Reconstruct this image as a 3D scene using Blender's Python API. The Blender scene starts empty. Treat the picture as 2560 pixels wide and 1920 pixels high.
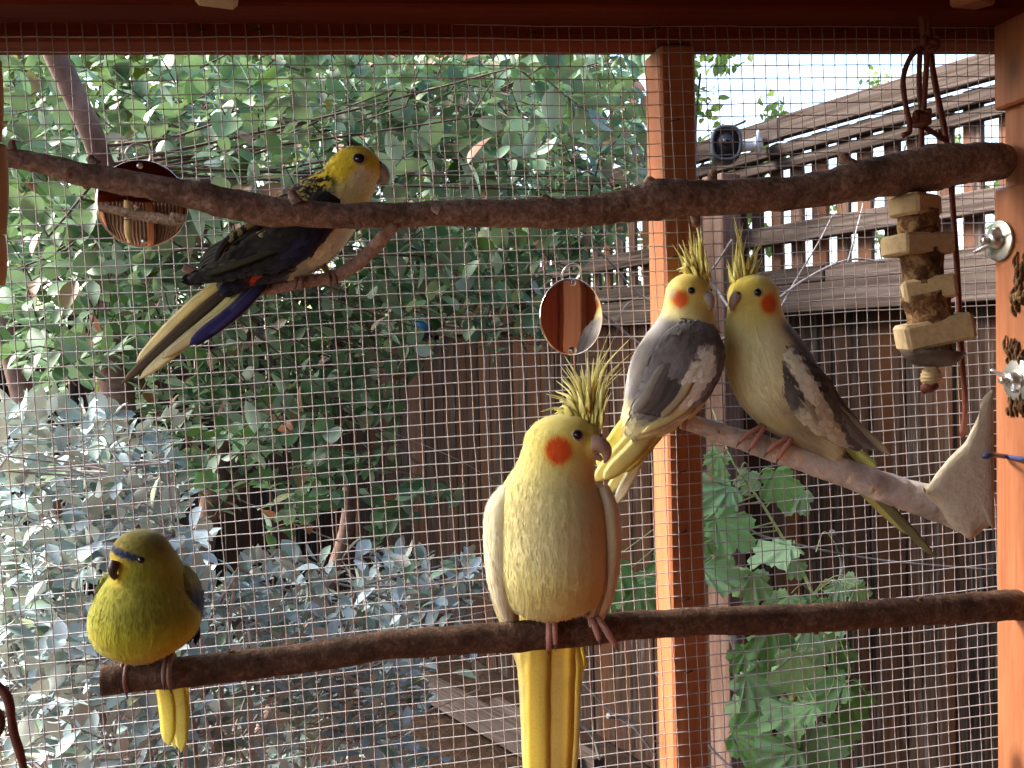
import bpy, bmesh, math, random
import numpy as np
from mathutils import Vector, Matrix, noise as mnoise

random.seed(7)
rng = np.random.default_rng(7)
SC = bpy.context.scene
COL = SC.collection
PI = math.pi

# ------------------------------------------------------------------ camera
FPX = 2400.0                                   # focal length in photograph pixels (2560 wide)
PSI, PITCH, ROLL = math.radians(10.3), math.radians(2.0), 0.0227
CAM = np.array([0.0, 0.0, 1.5])
F0 = np.array([math.sin(PSI), math.cos(PSI), 0.0])
R0 = np.array([math.cos(PSI), -math.sin(PSI), 0.0])
FW = F0 * math.cos(PITCH) - np.array([0, 0, 1.0]) * math.sin(PITCH)
U0 = np.cross(R0, FW)
UP = U0 * math.cos(ROLL) + R0 * math.sin(ROLL)
RT = R0 * math.cos(ROLL) - U0 * math.sin(ROLL)
cd = bpy.data.cameras.new('camera')
cam = bpy.data.objects.new('camera', cd); COL.objects.link(cam)
cd.sensor_width = 36; cd.lens = FPX / 2560 * 36
cd.clip_start = 0.02; cd.clip_end = 500
cam.matrix_world = Matrix([[RT[i], UP[i], -FW[i], CAM[i]] for i in range(3)] + [[0, 0, 0, 1]])
SC.camera = cam

# ------------------------------------------------------------------ sky, sun, exposure
SUN_EL, SUN_AZ = math.radians(40), math.radians(-68)   # azimuth from +Y (away from the lens) towards +X
wd = bpy.data.worlds.new('World'); SC.world = wd; wd.use_nodes = True
nt = wd.node_tree
sky = nt.nodes.new('ShaderNodeTexSky'); sky.sky_type = 'NISHITA'; sky.sun_disc = False
sky.sun_elevation = SUN_EL; sky.sun_rotation = SUN_AZ
sky.air_density = 1.0; sky.dust_density = 3.2; sky.ozone_density = 0.35
bg = nt.nodes['Background']; bg.inputs['Strength'].default_value = 0.12
nt.links.new(sky.outputs['Color'], bg.inputs['Color'])
sl = bpy.data.lights.new('sun', 'SUN'); sl.energy = 2.4; sl.angle = math.radians(18); sl.color = (1.0, 0.96, 0.90)
sun = bpy.data.objects.new('sun', sl); COL.objects.link(sun)
sd = Vector((math.sin(SUN_AZ) * math.cos(SUN_EL), math.cos(SUN_AZ) * math.cos(SUN_EL), math.sin(SUN_EL)))
sun.rotation_euler = sd.to_track_quat('Z', 'Y').to_euler()
SC.view_settings.view_transform = 'Standard'; SC.view_settings.look = 'None'
SC.view_settings.exposure = 2.65; SC.view_settings.gamma = 1.0; SC.view_settings.use_curve_mapping = False
SC.render.resolution_x, SC.render.resolution_y = 1024, 768

# ------------------------------------------------------------------ helpers
def W(px, py, d):
    "a point on the ray of a photograph pixel, at depth d metres"
    return CAM + (FW + RT * ((px - 1280) / FPX) - UP * ((py - 960) / FPX)) * d

def WY(px, py, y):
    "a point on the ray of a photograph pixel, on the upright plane Y = y"
    r = FW + RT * ((px - 1280) / FPX) - UP * ((py - 960) / FPX)
    return CAM + r * (y / r[1])

def WX(px, py, x):
    r = FW + RT * ((px - 1280) / FPX) - UP * ((py - 960) / FPX)
    return CAM + r * (x / r[0])

def tag(o, label=None, cat=None, group=None, kind=None):
    if label: o['label'] = label
    if cat: o['category'] = cat
    if group: o['group'] = group
    if kind: o['kind'] = kind
    return o

def empty(name, loc, label, cat, group=None):
    o = bpy.data.objects.new(name, None); COL.objects.link(o); o.location = Vector([float(c) for c in loc])
    return tag(o, label, cat, group)

def wloc(o):
    v = np.zeros(3)
    while o is not None:
        v += np.array(o.location); o = o.parent
    return v

def mesh_data(name, verts, faces, mat=None, smooth=True, col=None, rnd=None):
    me = bpy.data.meshes.new(name)
    me.from_pydata([tuple(map(float, v)) for v in verts], [], [tuple(int(i) for i in f) for f in faces])
    if smooth: me.polygons.foreach_set('use_smooth', [True] * len(me.polygons))
    if col is not None:
        a = me.attributes.new('Col', 'FLOAT_COLOR', 'POINT')
        c = np.ones((len(verts), 4), np.float32); c[:, :3] = np.asarray(col)[:, :3]
        a.data.foreach_set('color', c.ravel())
    if rnd is not None:
        a = me.attributes.new('rnd', 'FLOAT', 'POINT')
        a.data.foreach_set('value', np.asarray(rnd, np.float32))
    if mat is not None: me.materials.append(mat)
    me.update()
    return me

def obj(name, verts, faces, mat, parent=None, smooth=True, col=None, rnd=None, kind=None):
    "one mesh object; verts in world coordinates; roots sit at their own base"
    v = np.asarray(verts, float)
    org = wloc(parent) if parent is not None else np.array([v[:, 0].mean(), v[:, 1].mean(), v[:, 2].min()])
    me = mesh_data(name, v - org, faces, mat, smooth, col, rnd)
    o = bpy.data.objects.new(name, me); COL.objects.link(o)
    if parent is not None: o.parent = parent
    else: o.location = Vector(org)
    if kind: o['kind'] = kind
    return o

class MB:
    "collects pieces that become one mesh"
    def __init__(s): s.v = []; s.f = []; s.n = 0; s.c = []; s.r = []
    def add(s, v, f, col=None, rnd=None):
        v = np.asarray(v, float)
        s.v.append(v); s.f += [tuple(i + s.n for i in q) for q in f]; s.n += len(v)
        if col is not None:
            c = np.asarray(col, float); s.c.append(np.tile(c, (len(v), 1)) if c.ndim == 1 else c)
        if rnd is not None: s.r.append(np.full(len(v), rnd))
    def V(s): return np.vstack(s.v)
    def build(s, name, mat, parent=None, smooth=True, kind=None):
        return obj(name, s.V(), s.f, mat, parent, smooth, np.vstack(s.c) if s.c else None, np.concatenate(s.r) if s.r else None, kind)

def nrm(v):
    v = np.asarray(v, float); return v / max(1e-12, np.linalg.norm(v))

def catmull(P, n):
    P = np.asarray(P, float); m = len(P)
    if m == 2: return P[0] + (P[1] - P[0]) * np.linspace(0, 1, n)[:, None]
    Q = np.vstack([2 * P[0] - P[1], P, 2 * P[-1] - P[-2]])
    out = []
    for t in np.linspace(0, m - 1 - 1e-9, n):
        i = int(t); u = t - i; a, b, c, d = Q[i:i + 4]
        out.append(.5 * (2 * b + (c - a) * u + (2 * a - 5 * b + 4 * c - d) * u * u + (3 * b - a - 3 * c + d) * u ** 3))
    return np.array(out)

def frames(P, ref=None):
    T = np.gradient(P, axis=0); T /= np.maximum(1e-12, np.linalg.norm(T, axis=1))[:, None]
    if ref is None: ref = np.array([0, 0, 1.]) if abs(T[0][2]) < .9 else np.array([1., 0, 0])
    N = []; n = ref
    for t in T:
        n = n - t * np.dot(n, t); n = nrm(n); N.append(n)
    N = np.array(N); return T, N, np.cross(T, N)

def tube(P, r, seg=10, caps=True, bump=None, flat=1.0, ref=None):
    "swept round section; r scalar or per point; bump(i, a) scales the radius"
    P = np.asarray(P, float); n = len(P)
    r = np.full(n, r, float) if np.isscalar(r) else np.interp(np.linspace(0, 1, n), np.linspace(0, 1, len(r)), r)
    T, N, B = frames(P, ref)
    an = np.arange(seg) * 2 * PI / seg
    V = np.empty((n, seg, 3))
    for i in range(n):
        k = np.ones(seg) if bump is None else np.array([bump(i / (n - 1), a, P[i]) for a in an])
        V[i] = P[i] + (N[i] * np.cos(an)[:, None] * flat + B[i] * np.sin(an)[:, None]) * (r[i] * k)[:, None]
    F = [(i * seg + j, i * seg + (j + 1) % seg, (i + 1) * seg + (j + 1) % seg, (i + 1) * seg + j) for i in range(n - 1) for j in range(seg)]
    V = V.reshape(-1, 3)
    if caps:
        F.append(tuple(range(seg - 1, -1, -1))); F.append(tuple((n - 1) * seg + j for j in range(seg)))
    return V, F

def ellipsoid(c, ax, nu=14, nv=9):
    "ax = three half-axis vectors"
    V = []; F = []
    ax = [np.asarray(a, float) for a in ax]
    for i in range(nv + 1):
        t = PI * i / nv
        for j in range(nu):
            p = 2 * PI * j / nu
            V.append(np.asarray(c) + ax[0] * math.sin(t) * math.cos(p) + ax[1] * math.sin(t) * math.sin(p) + ax[2] * math.cos(t))
    for i in range(nv):
        for j in range(nu):
            F.append((i * nu + j, (i + 1) * nu + j, (i + 1) * nu + (j + 1) % nu, i * nu + (j + 1) % nu))
    return np.array(V), F

def lathe(c, axis, prof, seg=24, ref=None):
    "prof: (radius, height) pairs along axis from c"
    axis = nrm(axis); ref = (np.array([1., 0, 0]) if abs(axis[0]) < .8 else np.array([0, 0, 1.])) if ref is None else np.asarray(ref, float)
    n = nrm(ref - axis * np.dot(ref, axis)); b = np.cross(axis, n); V = []; F = []
    for r, h in prof:
        for j in range(seg):
            a = 2 * PI * j / seg; V.append(np.asarray(c) + axis * h + (n * math.cos(a) + b * math.sin(a)) * r)
    for i in range(len(prof) - 1):
        for j in range(seg): F.append((i * seg + j, i * seg + (j + 1) % seg, (i + 1) * seg + (j + 1) % seg, (i + 1) * seg + j))
    F.append(tuple(range(seg - 1, -1, -1))); F.append(tuple((len(prof) - 1) * seg + j for j in range(seg)))
    return np.array(V), F

def bevel_box(sx, sy, sz, bev=.002, cuts=0, jit=0.0):
    bm = bmesh.new(); bmesh.ops.create_cube(bm, size=1)
    for v in bm.verts: v.co = Vector((v.co.x * sx, v.co.y * sy, v.co.z * sz))
    if bev: bmesh.ops.bevel(bm, geom=list(bm.edges), offset=bev, segments=1, affect='EDGES', profile=.5)
    if jit:
        for v in bm.verts: v.co += Vector([random.uniform(-jit, jit) for _ in range(3)])
    me = bpy.data.meshes.new('board'); bm.to_mesh(me); bm.free(); return me

def board(name, p0, p1, wide, thick, mat, parent=None, normal=None, bev=.0025, jit=0.0, label=None, cat=None, group=None):
    "a piece of sawn timber from p0 to p1 (its centre line); its wide face looks along normal"
    p0 = np.asarray(p0, float); p1 = np.asarray(p1, float); L = np.linalg.norm(p1 - p0); z = (p1 - p0) / L
    nn = np.array([0, -1., 0]) if normal is None else np.asarray(normal, float)
    y = nrm(nn - z * np.dot(nn, z)); x = np.cross(y, z)
    me = bevel_box(wide, thick, L, bev, 0, jit); me.name = name; me.materials.append(mat)
    o = bpy.data.objects.new(name, me); COL.objects.link(o)
    m = (p0 + p1) / 2
    if parent is not None: o.parent = parent; m = m - wloc(parent)
    o.matrix_local = Matrix([[x[i], y[i], z[i], m[i]] for i in range(3)] + [[0, 0, 0, 1]])
    return tag(o, label, cat, group)

# ------------------------------------------------------------------ materials
class NT:
    def __init__(s, name):
        s.m = bpy.data.materials.new(name); s.m.use_nodes = True; s.t = s.m.node_tree
        s.b = s.t.nodes['Principled BSDF']; s.out = s.t.nodes['Material Output']
    def n(s, typ, **kw):
        o = s.t.nodes.new('ShaderNode' + typ)
        for k, v in kw.items():
            if k in o.inputs: 
                if hasattr(v, 'links') or isinstance(v, bpy.types.NodeSocket): s.t.links.new(v, o.inputs[k])
                else: o.inputs[k].default_value = v
            else: setattr(o, k, v)
        return o
    def l(s, a, b): s.t.links.new(a, b)
    def coord(s, scale, src='Object'):
        tc = s.n('TexCoord'); mp = s.n('Mapping'); s.l(tc.outputs[src], mp.inputs['Vector']); mp.inputs['Scale'].default_value = scale
        return mp.outputs['Vector']
    def noise(s, vec, scale=5., detail=4., rough=.55, dist=0.):
        o = s.n('TexNoise'); s.l(vec, o.inputs['Vector']); o.inputs['Scale'].default_value = scale
        o.inputs['Detail'].default_value = detail; o.inputs['Roughness'].default_value = rough; o.inputs['Distortion'].default_value = dist
        return o.outputs['Fac']
    def ramp(s, fac, stops):
        o = s.n('ValToRGB'); s.l(fac, o.inputs['Fac']); e = o.color_ramp.elements
        while len(e) < len(stops): e.new(.5)
        for i, (p, c) in enumerate(stops): e[i].position = p; e[i].color = (*c, 1)
        return o.outputs['Color']
    def mix(s, fac, a, b, mode='MIX'):
        o = s.n('Mix', data_type='RGBA', blend_type=mode)
        for k, v in ((0, fac), (6, a), (7, b)):
            if isinstance(v, bpy.types.NodeSocket): s.l(v, o.inputs[k])
            elif k == 0: o.inputs[k].default_value = v
            else: o.inputs[k].default_value = (*v, 1)
        return o.outputs[2]
    def math(s, op, a, b=0.):
        o = s.n('Math', operation=op)
        for k, v in ((0, a), (1, b)):
            if isinstance(v, bpy.types.NodeSocket): s.l(v, o.inputs[k])
            else: o.inputs[k].default_value = v
        return o.outputs[0]
    def bump(s, h, strength=.3, dist=.002):
        o = s.n('Bump'); o.inputs['Strength'].default_value = strength; o.inputs['Distance'].default_value = dist
        s.l(h, o.inputs['Height']); s.l(o.outputs[0], s.b.inputs['Normal'])
    def done(s, color=None, rough=.6, metal=0., spec=.3):
        if color is not None:
            if isinstance(color, bpy.types.NodeSocket): s.l(color, s.b.inputs['Base Color'])
            else: s.b.inputs['Base Color'].default_value = (*color, 1)
        if isinstance(rough, bpy.types.NodeSocket): s.l(rough, s.b.inputs['Roughness'])
        else: s.b.inputs['Roughness'].default_value = rough
        s.b.inputs['Metallic'].default_value = metal; s.b.inputs['Specular IOR Level'].default_value = spec
        return s.m

def wood_mat(name, stops, blotch=None, grain=(42, 42, 2.2), rough=.6, bump=.35, vary=.25, streak=None, spec=.3, knots=False):
    k = NT(name); v = k.coord(grain)
    oi = k.n('ObjectInfo')
    off = k.n('VectorMath', operation='ADD'); k.l(v, off.inputs[0])
    sc = k.n('VectorMath', operation='SCALE'); cx = k.n('CombineXYZ'); k.l(oi.outputs['Random'], cx.inputs[0]); k.l(oi.outputs['Random'], cx.inputs[2])
    k.l(cx.outputs[0], sc.inputs[0]); sc.inputs['Scale'].default_value = 57.; k.l(sc.outputs[0], off.inputs[1])
    g = k.noise(off.outputs[0], 3., 7, .62, .6)
    c = k.ramp(g, stops)
    if blotch:
        v2 = k.n('VectorMath', operation='SCALE'); k.l(off.outputs[0], v2.inputs[0]); v2.inputs['Scale'].default_value = .22
        b = k.noise(v2.outputs[0], 2.2, 4, .6)
        c = k.mix(k.ramp(b, [(.42, (0, 0, 0)), (.62, (1, 1, 1))]), c, blotch)
    hs = k.n('HueSaturation'); k.l(c, hs.inputs['Color'])
    k.l(k.math('ADD', k.math('MULTIPLY', oi.outputs['Random'], vary * 2), 1 - vary), hs.inputs['Value'])
    outc = hs.outputs[0]
    if knots:
        kv = k.n('VectorMath', operation='MULTIPLY'); k.l(k.coord((1, 1, 1)), kv.inputs[0]); kv.inputs[1].default_value = (9, 9, 5.5)
        ka = k.n('VectorMath', operation='ADD'); k.l(kv.outputs[0], ka.inputs[0]); k.l(sc.outputs[0], ka.inputs[1])
        vo = k.n('TexVoronoi'); k.l(ka.outputs[0], vo.inputs['Vector']); vo.inputs['Scale'].default_value = 1.
        km = k.ramp(vo.outputs['Distance'], [(.05, (.85, .85, .85)), (.10, (.35, .35, .35)), (.16, (0, 0, 0))])
        outc = k.mix(km, outc, tuple(x * .25 for x in stops[0][1]))
    k.bump(g, bump, .0015)
    return k.done(outc, rough, 0, spec)

M = {}
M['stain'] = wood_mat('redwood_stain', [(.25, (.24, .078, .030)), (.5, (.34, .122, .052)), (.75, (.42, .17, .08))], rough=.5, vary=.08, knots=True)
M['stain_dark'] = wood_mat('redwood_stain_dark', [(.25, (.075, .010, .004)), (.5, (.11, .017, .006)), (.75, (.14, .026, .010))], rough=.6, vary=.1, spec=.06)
M['fence'] = wood_mat('weathered_cedar', [(.27, (.003, .002, .002)), (.42, (.015, .011, .009)), (.55, (.044, .034, .029)), (.75, (.15, .122, .11))],
                      blotch=(.055, .024, .012), grain=(36, 36, 1.4), rough=.9, bump=.8, vary=.38, spec=.04)
M['fence_rail'] = wood_mat('weathered_rail', [(.22, (.016, .011, .009)), (.45, (.060, .044, .037)), (.75, (.15, .122, .108))], grain=(40, 40, 1.2), rough=.9, bump=.7, vary=.2, spec=.05)
M['fence_post'] = wood_mat('fence_post_wood', [(.22, (.14, .07, .045)), (.5, (.28, .17, .13)), (.8, (.42, .32, .28))], grain=(30, 30, 1.2), rough=.9, bump=.6, vary=.1, spec=.06)
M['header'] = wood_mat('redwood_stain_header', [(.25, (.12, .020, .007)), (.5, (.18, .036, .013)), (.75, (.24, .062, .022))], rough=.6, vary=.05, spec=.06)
M['fence_slat'] = wood_mat('weathered_slat', [(.25, (.014, .009, .008)), (.42, (.05, .036, .031)), (.55, (.10, .076, .067)), (.75, (.22, .18, .165))], blotch=(.13, .058, .032), grain=(36, 36, 1.4), rough=.9, bump=.6, vary=.3, spec=.05)
M['pine'] = wood_mat('pale_pine', [(.25, (.36, .24, .12)), (.5, (.50, .36, .19)), (.8, (.60, .46, .27))], grain=(60, 60, 5), rough=.7, vary=.12)

def wire_mat():
    k = NT('galvanised_wire'); v = k.coord((1, 1, 1)); g = k.noise(v, 900., 2)
    return k.done(k.ramp(g, [(.3, (.40, .38, .38)), (.7, (.62, .60, .60))]), .42, .35, .5)
M['wire'] = wire_mat()
def wire2():
    k = NT('galvanised_upright_wire'); g = k.noise(k.coord((1, 1, 1)), 900., 2)
    return k.done(k.ramp(g, [(.3, (.24, .19, .18)), (.7, (.42, .35, .33))]), .5, .3, .4)
M['wire_v'] = wire2()
def flat_mat(name, c, rough=.5, metal=0., spec=.4, var=.12, scale=120.):
    k = NT(name); g = k.noise(k.coord((1, 1, 1)), scale, 4)
    return k.done(k.ramp(g, [(.25, tuple(x * (1 - var) for x in c)), (.75, tuple(min(1, x * (1 + var)) for x in c))]), rough, metal, spec)
M['steel'] = flat_mat('zinc_steel', (.62, .61, .58), .32, .9, .5, .15, 60)
M['mirror'] = flat_mat('polished_steel_mirror', (.80, .77, .74), .035, 1.0, .5, .02, 40)
M['white_plastic'] = flat_mat('white_plastic', (.78, .80, .84), .4)
M['grey_plastic'] = flat_mat('grey_plastic', (.055, .058, .068), .5)
M['black_plastic'] = flat_mat('black_plastic', (.015, .014, .016), .25)
M['leather'] = flat_mat('brown_leather_cord', (.13, .035, .02), .6, 0, .3, .3, 300)
M['blue_wire'] = flat_mat('blue_wire', (.05, .06, .17), .4)
M['blue_glaze'] = flat_mat('blue_glaze', (.02, .12, .24), .25)
# ------------------------------------------------------------------ ground
def ground():
    n = 60; xs = np.linspace(-1, 1, n); g = np.sign(xs) * np.abs(xs) ** 2.2 * 60
    V = [(x + .0, y + 6, .05 * mnoise.noise(Vector((x * .7, y * .7, 0))) if abs(x) < 12 and abs(y) < 12 else -.02) for y in g for x in g]
    F = [(j * n + i, j * n + i + 1, (j + 1) * n + i + 1, (j + 1) * n + i) for j in range(n - 1) for i in range(n - 1)]
    k = NT('leaf_litter_soil'); v = k.coord((1, 1, 1)); a = k.noise(v, 14, 8, .65); b = k.noise(v, 3, 4)
    c = k.mix(b, k.ramp(a, [(.3, (.012, .007, .005)), (.55, (.045, .027, .018)), (.75, (.12, .08, .055))]), (.035, .021, .014))
    k.bump(a, .9, .03)
    o = obj('ground', V, F, k.done(c, .95, 0, .04)); o['kind'] = 'structure'
ground()

# ------------------------------------------------------------------ aviary frame
YM = 0.92                                      # the wire wall stands on this plane
DEL = 0.033                                    # the wire and header were fixed slightly out of level
uax = np.array([math.cos(DEL), 0, math.sin(DEL)]); vax = np.array([-math.sin(DEL), 0, math.cos(DEL)])
XR = WY(2472, 960, YM)[0] + .004               # left face of the right-hand timber

av = empty('aviary_frame', (.2, YM, 0), 'red-brown stained timber frame of the aviary with roof, header beam and posts', 'aviary')
# header: front face behind the wire
hb = WY(1280, 104, YM + .003); hc = hb + vax * .0205 + np.array([0, .022, 0])
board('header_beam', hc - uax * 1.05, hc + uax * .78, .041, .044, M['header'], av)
# centre post
a = WY(1650, 120, YM + .003); b = WY(1686, 1900, YM + .003)
dirp = nrm(a - b); cx = np.array([.0185, .0245, 0])
top = a + cx + np.array([0, 0, .004]); bot = top + (b - a) * ((top[2] - .0) / (a[2] - b[2]))
board('post', bot, top, .037, .049, M['stain'], av, label='upright centre post, its left side catching the light')
# right-hand timber: its broad left face looks into the aviary
zc = 1.5
pz = lambda py: WX(2500, py, XR)[2]
z_hi, z_lo = pz(272), pz(470)
yb = WX(2468, 960, XR)[1] if False else YM - .004
board('side_post', (XR + .022, yb - .0475, 0), (XR + .022, yb - .0475, z_lo), .095, .044, M['stain'], av, normal=(-1, 0, 0), label='broad side post bolted with wing nuts')
board('side_post', (XR + .020, yb - .0475, z_hi), (XR + .020, yb - .0475, 2.02), .095, .040, M['stain'], av, normal=(-1, 0, 0))
board('corner_post', (XR + .030, yb - .0475, 0), (XR + .030, yb - .0475, 2.02), .089, .040, M['stain'], av, normal=(-1, 0, 0))
# left timber, mostly out of the picture
board('side_post', (-.545, YM + .025, 0), (-.545, YM + .025, 1.84), .04, .045, M['stain'], av)
board('side_post', (-.62, -.45, 0), (-.62, -.45, 1.86), .09, .04, M['stain'], av, normal=(1, 0, 0))
for x_, y_ in ((500, 74), (640, 74), (1010, 80), (1330, 82), (1640, 70), (1690, 300), (1695, 640), (1700, 900), (1705, 1180), (1708, 1330), (1715, 1500), (1722, 1680), (2110, 74), (2380, 78)):
    p_ = WY(x_, y_, YM - .002); q_ = np.array([.004, 0, .001])
    obj('staple', *tube(np.array([p_ - q_ + [0, .004, 0], p_ - q_, p_ + q_, p_ + q_ + [0, .004, 0]]), .0006, 5), M['black_plastic'], av)
# sill rail under the picture
board('sill_beam', (-.62, YM + .025, .72), (XR + .04, YM + .025, .745), .06, .044, M['stain'], av)
# roof joists and roof boards
zj = WY(1280, 36, YM - .004)[2]
r0 = WY(1280, 20, YM)[2]
ja = WY(0, 8, YM - .055); jb = WY(2470, 26, YM - .055); jd = nrm(jb - ja); jo = np.array([0, .025, .035])
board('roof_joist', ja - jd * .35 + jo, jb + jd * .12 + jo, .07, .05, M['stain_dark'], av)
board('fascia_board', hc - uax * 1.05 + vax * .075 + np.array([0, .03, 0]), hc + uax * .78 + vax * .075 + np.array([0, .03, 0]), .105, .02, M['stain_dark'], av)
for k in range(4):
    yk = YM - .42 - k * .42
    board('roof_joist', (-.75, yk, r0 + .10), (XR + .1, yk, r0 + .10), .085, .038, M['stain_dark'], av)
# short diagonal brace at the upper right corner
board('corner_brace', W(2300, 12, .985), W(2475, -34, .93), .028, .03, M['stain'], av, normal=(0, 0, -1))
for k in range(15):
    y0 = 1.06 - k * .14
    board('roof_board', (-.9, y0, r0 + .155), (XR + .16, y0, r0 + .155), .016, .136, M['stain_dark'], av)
# the side behind the lens: posts, top rail and a boarded lower half
for x in (-.62, -.05, .32, .70):
    board('post', (x, -.98, 0), (x, -.98, 1.86), .07, .04, M['stain'], av)
board('header_beam', (-.7, -.98, 1.89), (.78, -.98, 1.89), .06, .04, M['stain_dark'], av)
def corrugated():
    xs = np.linspace(-.70, .80, 420); zs = (.02, 1.90); V = []
    for z in zs:
        for x in xs: V.append((x, -1.03 + .009 * math.sin(x * 2 * PI / .042), z))
    for z in zs:
        for x in xs: V.append((x, -1.032 + .009 * math.sin(x * 2 * PI / .042), z))
    n = len(xs); F = [(i + 1, i, n + i, n + i + 1) for i in range(n - 1)] + [(2 * n + i, 2 * n + i + 1, 3 * n + i + 1, 3 * n + i) for i in range(n - 1)]
    obj('corrugated_panel', V, F, flat_mat('brown_corrugated_sheet', (.16, .085, .05), .45, .1, .4, .2, 30), av)
corrugated()
for k in range(11):
    yk = .74 - k * .16
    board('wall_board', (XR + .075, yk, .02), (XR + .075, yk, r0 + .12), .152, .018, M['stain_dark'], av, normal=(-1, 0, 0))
for yk in (.585, -.2):
    board('side_post', (XR + .045, yk, 0), (XR + .045, yk, r0 + .1), .07, .04, M['stain'], av, normal=(-1, 0, 0))

# ------------------------------------------------------------------ welded wire wall
def wire_wall():
    O = WY(1265.5, 163.5, YM)
    root = empty('wire_mesh_wall', (O[0], YM, .75), 'galvanised half-inch square wire mesh stapled across the aviary opening', 'wire mesh')
    s = .0127; w0 = wloc(root)
    iu = (-46, 54); iv = (-68, 4)
    nz = lambda p, q: mnoise.noise(Vector((p, q, 3.3)))
    def wob(u, v, k):
        # shared gentle sag of the sheet plus each wire's own kinks
        return .0024 * nz(u * 5, v * 5) + .0009 * nz(u * 45 + k * 7.1, v * 45)
    for i in range(iu[0], iu[1] + 1):
        n = 50; vv = np.linspace(iv[0] * s - .004, iv[1] * s + .006, n)
        sh = random.uniform(-.0004, .0004)
        P = np.array([O + uax * (i * s + sh + wob(i * s, v, i)) + vax * v + np.array([0, -.0006 + .002 * nz(i * s * 3, v * 3), 0]) for v in vv])
        V, F = tube(P, .0005, 4, True)
        obj('wire', V, F, M['wire_v'], root)
    for j in range(iv[0], iv[1] + 1):
        n = 56; uu = np.linspace(iu[0] * s - .004, iu[1] * s + .004, n)
        sh = random.uniform(-.0004, .0004)
        P = np.array([O + uax * u + vax * (j * s + sh + wob(u + 9, j * s, j + 50)) + np.array([0, .0006 + .002 * nz(u * 3, j * s * 3), 0]) for u in uu])
        V, F = tube(P, .00052, 4, True)
        obj('wire', V, F, M['wire'], root)
wire_wall()

# ------------------------------------------------------------------ side fence
def cw(x, d, z): return np.array([*(CAM + R0 * x + F0 * d)[:2], z])
FA = cw(1.0725, 2.2, 0); FD = R0 * math.sin(-.492) + F0 * math.cos(-.492); FN = nrm(np.array([FD[1], -FD[0], 0]))
if np.dot(FN, CAM - FA) < 0: FN = -FN
def fp(s, z, off=0.): return FA + FD * s + FN * off + np.array([0, 0, z])
E = 1.5
fence = empty('board_fence', fp(2.2, 0), 'weathered grey-brown cedar board fence with open slatted top', 'fence')
s = -1.3
while s < 4.35:
    w = random.uniform(.105, .145)
    board('board', fp(s + w / 2, .02, random.uniform(-.003, .003)), fp(s + w / 2 + random.uniform(-.004, .004), E + .10, random.uniform(-.003, .003)), w - random.uniform(.003, .009), .016, M['fence'], fence, normal=FN, jit=.0015)
    s += w
s = -1.25
while s < 4.3:
    board('slat', fp(s, E + .10, .004), fp(s + random.uniform(-.004, .004), E + .57, .004), random.uniform(.040, .054), .014, M['fence_slat'], fence, normal=FN)
    s += random.uniform(.073, .083)
for z0, z1, off, t in ((.566, .626, .050, .03), (.524, .555, .034, .03), (.490, .518, .026, .026), (.279, .332, .030, .034), (.165, .209, .030, .034), (.084, .161, .040, .040)):
    cut1 = random.uniform(.2, 1.1); cut2 = cut1 + random.uniform(1.3, 1.9)
    for k in range(3):
        a = (-1.35, cut1, cut2)[k]; b = (cut1, cut2, 4.5)[k] - .004
        board('cap_rail' if z0 > .56 else 'rail', fp(a, E + (z0 + z1) / 2, off), fp(b, E + (z0 + z1) / 2 + random.uniform(-.003, .003), off + random.uniform(-.003, .003)), z1 - z0, t, M['fence_rail'], fence, normal=FN)
for s in (.78,):
    board('post', fp(s, 0, .085), fp(s, E + .50, .085), .092, .07, M['fence_post'], fence, normal=FN)

# back fence, mostly behind leaves
B0 = fp(4.36, 0); BD = -FN * -1 if False else None
BD = nrm(FN) if np.dot(FN, -RT) > 0 else -FN
bf = empty('board_fence', B0 + BD * 2, 'dark plain board fence behind the leafy shrub', 'fence')
s = 0.02
while s < 5.0:
    w = random.uniform(.12, .15)
    p = B0 + BD * (s + w / 2)
    board('board', p + np.array([0, 0, .02]), p + np.array([0, 0, 1.78 + random.uniform(-.01, .01)]), w - random.uniform(.004, .012), .016, M['fence'], bf, normal=-FD)
    s += w
for z in (1.62,):
    board('rail', B0 - FD * .03 + np.array([0, 0, z]), B0 + BD * 5 - FD * .03 + np.array([0, 0, z]), .085, .036, M['fence_rail'], bf, normal=-FD)
# boards lying along the bed at the foot of the fence
for (a, b, w) in (((1020, 1690, 4.15), (1430, 1935, 3.32), .10), ((1240, 1845, 3.9), (1500, 1990, 3.3), .09)):
    p = W(*a); q = W(*b); p[2] = max(.05, p[2]); q[2] = max(.05, q[2])
    board('edging_board', p, q, .02 + w * .3, w, M['fence_rail'], None, normal=(0, 0, 1), label='grey weathered edging board lying on the soil by the fence' if w > .095 else 'shorter grey edging board lying in front of the fence boards', cat='board')
# ------------------------------------------------------------------ leaves
def leaf_template(width, prof, fold=.25, curl=.18, n=6, tipnotch=0., twist=0.):
    V = []; F = []
    for i in range(n + 1):
        t = i / n; w = width * prof(t); z0 = -curl * t * t
        V += [(-w, t, z0 + fold * w), (0, t, z0), (w, t, z0 + fold * w)]
    for i in range(n):
        a = 3 * i
        F += [(a, a + 1, a + 4, a + 3), (a + 1, a + 2, a + 5, a + 4)]
    return np.array(V, float), F
oval = lambda t: (math.sin(PI * min(1, max(0, t)) ** .95) ** .72) if 0 < t < 1 else .02
lance = lambda t: (math.sin(PI * t ** 1.25) ** .85) if 0 < t < 1 else .02

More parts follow.
